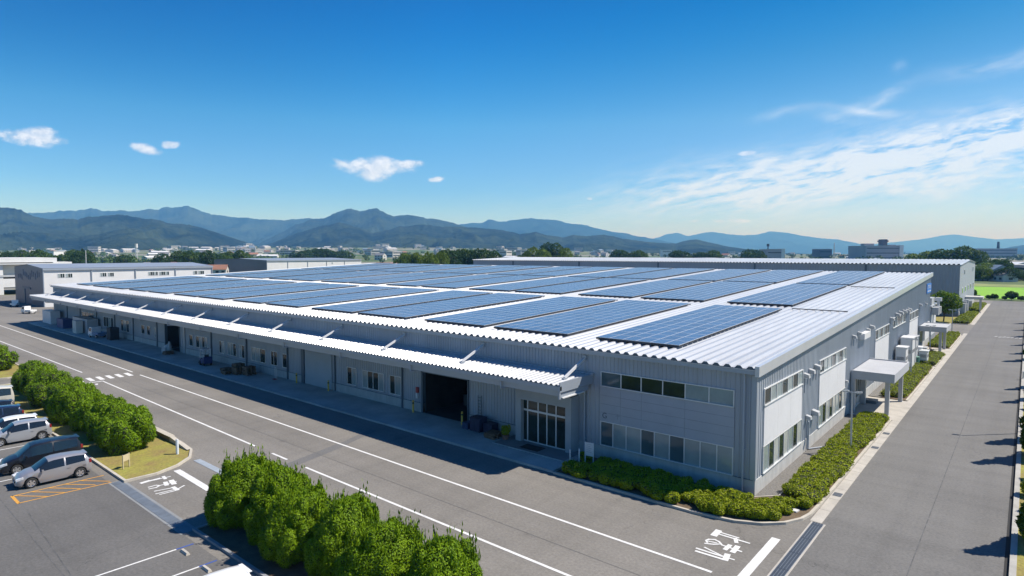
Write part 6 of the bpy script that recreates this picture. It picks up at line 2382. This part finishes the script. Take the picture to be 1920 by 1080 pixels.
box_thing('white_cabinet', 'tall white cabinet at the far left end of the platform', 'cabinet', (-141.5, -1.6, 0.155), (6.0, 1.6, 2.6), WHITE)
box_thing('cream_cabinet', 'cream storage cabinet left of the white pickup truck', 'cabinet', (-118.6, -3.0, 0.155), (2.2, 1.0, 2.2), CREAM)
box_thing('storage_hut', 'grey storage hut with dark flat top behind the cream cabinet', 'hut', (-120.5, -1.3, 0.155), (8.5, 1.7, 2.5), LGREY)
box_thing('dark_container', 'dark container box between white cabinet and storage hut', 'container', (-130.5, -2.0, 0.155), (4.2, 1.6, 1.7), NAVY)
box_thing('dark_skip', 'dark steel skip right of the white pickup truck', 'skip', (-104.2, -1.8, 0.155), (1.8, 1.3, 2.0), mat('skip_dark', (0.03, 0.03, 0.035), 0.7))
box_thing('blue_bin', 'dark blue bin standing left of the wooden pallets near the entrance', 'bin', (-21.6, -0.95, 0.155), (1.1, 0.9, 1.1), mat('bin_blue', (0.012, 0.018, 0.055), 0.6))
box_thing('blue_crate', 'lower dark blue crate beside the blue bin', 'crate', (-20.5, -0.7, 0.155), (0.9, 0.8, 0.75), mat('bin_blue', (0.012, 0.018, 0.055), 0.6))
box_thing('blue_rack', 'blue low crate between the dark doorway and the blue bin', 'crate', (-22.7, -1.0, 0.155), (0.6, 0.8, 0.5), mat('crate_blue', (0.02, 0.05, 0.12), 0.6))
t = thing('potted_shrub', 'dark potted shrub standing beside the left pillar of the glass entrance', 'plant', (-18.35, -1.35, 0.155))
MB().tube((0, 0, 0), (0, 0, 0.4), 0.22, 0.3, 12).build('pot', REDB, t, world=False)
o = bpy.data.objects.new('foliage', AZ[0][0]); COL.objects.link(o); o.parent = t; o.location = (0, 0, 0.4); o.scale = (0.7, 0.7, 1.2)
# sacks at the far doorway
t = thing('bag_pile', 'white sack standing on goods in the far dark doorway', 'sack', (-83.2, -1.2, 0.155))
mb = MB(); mb.tube((0, 0, 0), (0, 0, 0.9), 0.55, 0.5, 12); mb.tube((0, 0, 0.9), (0, 0, 1.15), 0.5, 0.2, 12); mb.build('sack', WHITE, t, world=False)
MB().box(-0.7, -0.6, -0.0, 0.7, -0.62, 0.8).tube((0.3, 0.1, 1.1), (0.32, 0.1, 1.6), 0.25, 0.1, 10).build('tied_neck', LGREY, t, world=False)
t = thing('hand_cart', 'red and white hand truck leaning by the far doorway pillar', 'hand truck', (-53.2, -1.0, 0.155))
MB().box(-0.2, -0.03, 0.1, -0.16, 0.03, 1.5).box(0.16, -0.03, 0.1, 0.2, 0.03, 1.5).box(-0.2, -0.03, 1.3, 0.2, 0.03, 1.36).build('frame', WHITE, t, world=False)
MB().box(-0.28, -0.35, 0.03, 0.28, -0.03, 0.08).build('toe_plate', RED, t, world=False)
t = thing('fire_box', 'small red fire call box on the wall left of the near doorway', 'fire box', (-29.95, -0.1, 1.9))
MB().box(-0.13, -0.12, 0, 0.13, 0.06, 0.5).build('case', RED, t, world=False)
MB().box(-0.1, -0.13, -0.5, 0.1, 0.04, -0.05).build('notice', WHITE, t, world=False)
t = thing('ladder', 'dark steel wall ladder hanging right of the near doorway', 'ladder', (-22.2, -0.14, 0.9))
mb = MB()
mb.box(-0.2, -0.02, 0, -0.16, 0.02, 1.9); mb.box(0.16, -0.02, 0, 0.2, 0.02, 1.9)
for i in range(7):
    mb.box(-0.16, -0.015, 0.15 + i * 0.26, 0.16, 0.015, 0.18 + i * 0.26)
mb.build('rails', mat('ladder_dark', (0.08, 0.11, 0.11), 0.5), t, world=False)
# yellow guard posts
for x, w_ in [(-30.05, 'left of the near dark doorway'), (-23.85, 'right of the near dark doorway'), (-49.6, 'left of the roller shutter'), (-43.45, 'right of the roller shutter')]:
    t = thing('guard_post', 'yellow guard post ' + w_, 'bollard', (x, -0.55, 0.155), 0, 'yellow guard posts at the doors')
    MB().tube((0, 0, 0), (0, 0, 1.1), 0.085, 0.085, 12).build('post', YELLOW, t, world=False)
    MB().tube((0, 0, 0.80), (0, 0, 0.92), 0.088, 0.088, 12).build('band', BLACKP, t, world=False)
# white posts and notice board by the bed
for x, y, w_ in [(-11.25, -2.9, 'nearest the platform corner'), (-10.85, -2.4, 'behind its twin beside the notice board')]:
    t = thing('marker_post', 'thin white post in the azalea bed ' + w_, 'post', (x, y, 0.1), 0, 'thin white posts by the entrance bed')
    MB().tube((0, 0, 0), (0, 0, 1.15), 0.05, 0.05, 10).build('post', WHITE, t, world=False)
    MB().tube((0, 0, 1.15), (0, 0, 1.18), 0.06, 0.04, 10).build('cap', LGREY, t, world=False)
t = thing('notice_board', 'white notice board on two legs in the azalea bed beside the entrance', 'sign', (-10.3, -2.0, 0.1), rad(8))
for x in (-0.3, 0.3):
    MB().box(x - 0.03, -0.03, 0, x + 0.03, 0.03, 1.62).build('leg', WHITE, t, world=False)
MB().box(-0.275, -0.02, 0.68, 0.275, 0.02, 1.6).build('panel', WHITE, t, world=False)
mb = MB()
for i in range(5):
    mb.box(-0.2, -0.024, 1.46 - i * 0.13, 0.18 - (i % 2) * 0.1, -0.02, 1.49 - i * 0.13)
mb.build('lettering', mat('print_grey', (0.35, 0.36, 0.38), 0.7), t, world=False)
# grass island: bluish white post and small yellow barrier
t = thing('island_post', 'pale blue white post standing on the tip of the grass island', 'post', (-34.4, -18.95, 0.06))
MB().tube((0, 0, 0), (0, 0, 1.05), 0.10, 0.10, 14).build('post', mat('post_pale', (0.62, 0.68, 0.74), 0.4), t, world=False)
MB().tube((0, 0, 1.05), (0, 0, 1.09), 0.105, 0.07, 14).build('cap', LGREY, t, world=False)
t = thing('barrier_sign', 'small cream wooden stand on the grass before the end bush', 'sign', (-34.0, -22.35, 0.06), rad(-60))
for x in (-0.26, 0.26):
    MB().box(x - 0.03, -0.03, 0, x + 0.03, 0.03, 0.95).build('leg', mat('stand_cream', (0.50, 0.43, 0.27), 0.7), t, world=False)
MB().box(-0.26, -0.02, 0.5, 0.26, 0.02, 0.92).build('panel', mat('stand_cream', (0.50, 0.43, 0.27), 0.7), t, world=False)

# white plant cabinets and outdoor units along the side wall
for i, (y, x0, dx, dy, h, m, lb) in enumerate([
        (46.6, 0.3, 0.9, 1.1, 1.5, LGREY, 'low grey outdoor unit left in the row of wall cabinets'), (48.2, 0.3, 1.0, 1.9, 3.2, WHITE, 'tall white cabinet with sloped top in the row of wall cabinets'),
        (51.5, 0.3, 1.2, 2.6, 4.0, WHITE, 'tallest white cabinet in the row along the side wall'), (55.6, 0.3, 1.1, 2.4, 3.7, LGREY, 'tall grey cabinet right of the tallest white one'),
        (59.0, 0.4, 1.2, 1.6, 2.0, WHITE, 'white outdoor unit below the ribbon window'), (62.0, 0.5, 1.3, 1.6, 1.6, LGREY, 'grey outdoor unit at the end of the cabinet row'),
        (58.0, 1.5, 0.9, 1.6, 1.7, mat('unit_pale', (0.56, 0.58, 0.57), 0.5), 'pale standalone cabinet at the edge of the clipped bed')]):
    t = thing('outdoor_unit', lb, 'cabinet', (x0 + dx / 2, y + dy / 2, 0.1), 0, 'plant cabinets along the side wall')
    MB().box(-dx / 2, -dy / 2, 0.08, dx / 2, dy / 2, h).build('case', m, t, world=False)
    mb = MB()
    mb.box(-dx / 2 - 0.03, -dy / 2 - 0.03, h, dx / 2 + 0.12, dy / 2 + 0.03, h + 0.10)
    mb.build('hood', m, t, world=False)
    MB().box(-dx / 2, -dy / 2, 0, dx / 2, dy / 2, 0.08).build('plinth', CONCW, t, world=False)
    mb = MB()
    for k_ in range(6):
        mb.box(dx / 2, -dy / 2 + 0.15, h * 0.55 + k_ * 0.07, dx / 2 + 0.02, dy / 2 - 0.15, h * 0.55 + k_ * 0.07 + 0.03)
        mb.box(-dx / 2 + 0.12, -dy / 2 - 0.02, h * 0.55 + k_ * 0.07, dx / 2 - 0.12, -dy / 2, h * 0.55 + k_ * 0.07 + 0.03)
    mb.build('louvre', mat('louvre_dark', (0.12, 0.125, 0.13), 0.6), t, world=False)
t = thing('green_bin', 'green bin standing among the wall cabinets', 'bin', (1.3, 56.9, 0.1))
MB().tube((0, 0, 0), (0, 0, 1.1), 0.4, 0.45, 14).build('bin', GREENP, t, world=False)
MB().tube((0, 0, 1.1), (0, 0, 1.18), 0.47, 0.3, 14).build('lid', GREENP, t, world=False)
t = thing('bicycle', 'dark bicycle standing under the second side canopy', 'bicycle', (1.7, 68.6, 0.06), rad(80))
for cx in (-0.5, 0.5):
    mb = MB()
    for a in range(18):
        a0, a1 = 2 * math.pi * a / 18, 2 * math.pi * (a + 1) / 18
        mb.tube((cx + 0.32 * math.cos(a0), 0, 0.34 + 0.32 * math.sin(a0)), (cx + 0.32 * math.cos(a1), 0, 0.34 + 0.32 * math.sin(a1)), 0.022, 0.022, 5)
    mb.build('wheel', TYRE, t, world=False)
mb = MB()
for a, b in [((-0.5, 0, 0.34), (-0.12, 0, 0.34)), ((-0.12, 0, 0.34), (-0.2, 0, 0.82)), ((-0.12, 0, 0.34), (0.36, 0, 0.75)), ((-0.2, 0, 0.8), (0.36, 0, 0.78)), ((0.36, 0, 0.9), (0.5, 0, 0.34)), ((-0.5, 0, 0.34), (-0.2, 0, 0.78)), ((0.34, -0.25, 0.98), (0.34, 0.25, 0.98)), ((0.36, 0, 0.9), (0.34, 0, 0.98))]:
    mb.tube(a, b, 0.02, 0.02, 6)
mb.build('frame', RED, t, world=False)
MB().box(-0.34, -0.07, 0.83, -0.08, 0.07, 0.88).build('saddle', BLACKP, t, world=False)
t = thing('white_stone', 'flat white slab lying on bare soil at the bed corner', 'slab', (2.3, -0.75, 0.1))
MB().prism([(-0.35, -0.18), (0.35, -0.22), (0.42, 0.15), (-0.28, 0.2)], 0.0, 0.07).build('slab', WHITE, t, world=False)

# street lamps
def lamp(label, loc, h, group, twin=True, heading=0.0):
    t = thing('street_lamp', label, 'street lamp', loc, heading, group)
    MB().tube((0, 0, 0), (0, 0, h), 0.075, 0.05, 12).build('pole', POLEM, t, world=False)
    MB().box(-0.14, -0.14, 0, 0.14, 0.14, 0.25).build('base', CONCW, t, world=False)
    for s_ in ((-1, 1) if twin else (1,)):
        hd = MB()
        hd.tube((0, 0, h - 0.05), (s_ * 0.25, 0, h), 0.03, 0.03, 8)
        hd.obox((s_ * 0.42, 0, h + 0.02), (0.2, 0, 0.03), (0, 0.13, 0), (0, 0, 0.05))
        ho = hd.build('lamp_head', POLEM, t, world=False)
        MB().box(s_ * 0.42 - 0.14, -0.1, h - 0.06, s_ * 0.42 + 0.14, 0.1, h - 0.03).build('lens', LAMPG, ho, world=False)
    return t


lamp('slim grey twin headed street lamp in the clipped bed before the first side canopy', (2.62, 12.7, 0.1), 4.4, 'slim lamps in the beds')
lamp('slim grey street lamp in the bed behind the first side canopy', (1.95, 47.6, 0.1), 4.4, 'slim lamps in the beds')
lamp('slim grey street lamp beside the second side canopy', (1.55, 69.3, 0.1), 4.0, 'slim lamps in the beds')
lamp('slim dark lamp post at the far bed corner by the crossroads', (1.8, 99.0, 0.1), 4.2, 'slim lamps in the beds')
lamp('tall street lamp on the right verge casting a long thin shadow', (13.2, 28.2, 0.13), 8.3, None, twin=False, heading=rad(180))
t = thing('marker_post', 'low white marker post at the right verge kerb', 'post', (12.0, 54.5, 0.13))
MB().tube((0, 0, 0), (0, 0, 0.8), 0.09, 0.09, 10).build('post', WHITE, t, world=False)
MB().tube((0, 0, 0.8), (0, 0, 0.84), 0.1, 0.06, 10).build('cap', LGREY, t, world=False)
# faded lettering at the far crossroads
rr = random.Random(2)
for i in range(7):
    strip((7.9 + i * 0.55, 98.4 + rr.uniform(-0.3, 0.3)), (8.3 + i * 0.55, 99.6 + rr.uniform(-0.4, 0.4)), 0.14, name='lettering')

# ------------------------------------------------------------------ HAZE
hz = MB().box(-21000, -3900, -1.2, 21000, 21000, 560)
m = bpy.data.materials.new('haze')
m.use_nodes = True
m.node_tree.nodes.clear()
on = m.node_tree.nodes.new('ShaderNodeOutputMaterial')
pv = m.node_tree.nodes.new('ShaderNodeVolumePrincipled')
pv.inputs['Color'].default_value = (0.165, 0.48, 1.0, 1)
pv.inputs['Absorption Color'].default_value = (1, 1, 1, 1)
pv.inputs['Density'].default_value = 1.35e-4
pv.inputs['Anisotropy'].default_value = 0.0
m.node_tree.links.new(pv.outputs[0], on.inputs['Volume'])
hobj = hz.build('haze', m)
tag(hobj, 'thin blue summer haze over the plain and mountains', 'haze', kind='stuff')
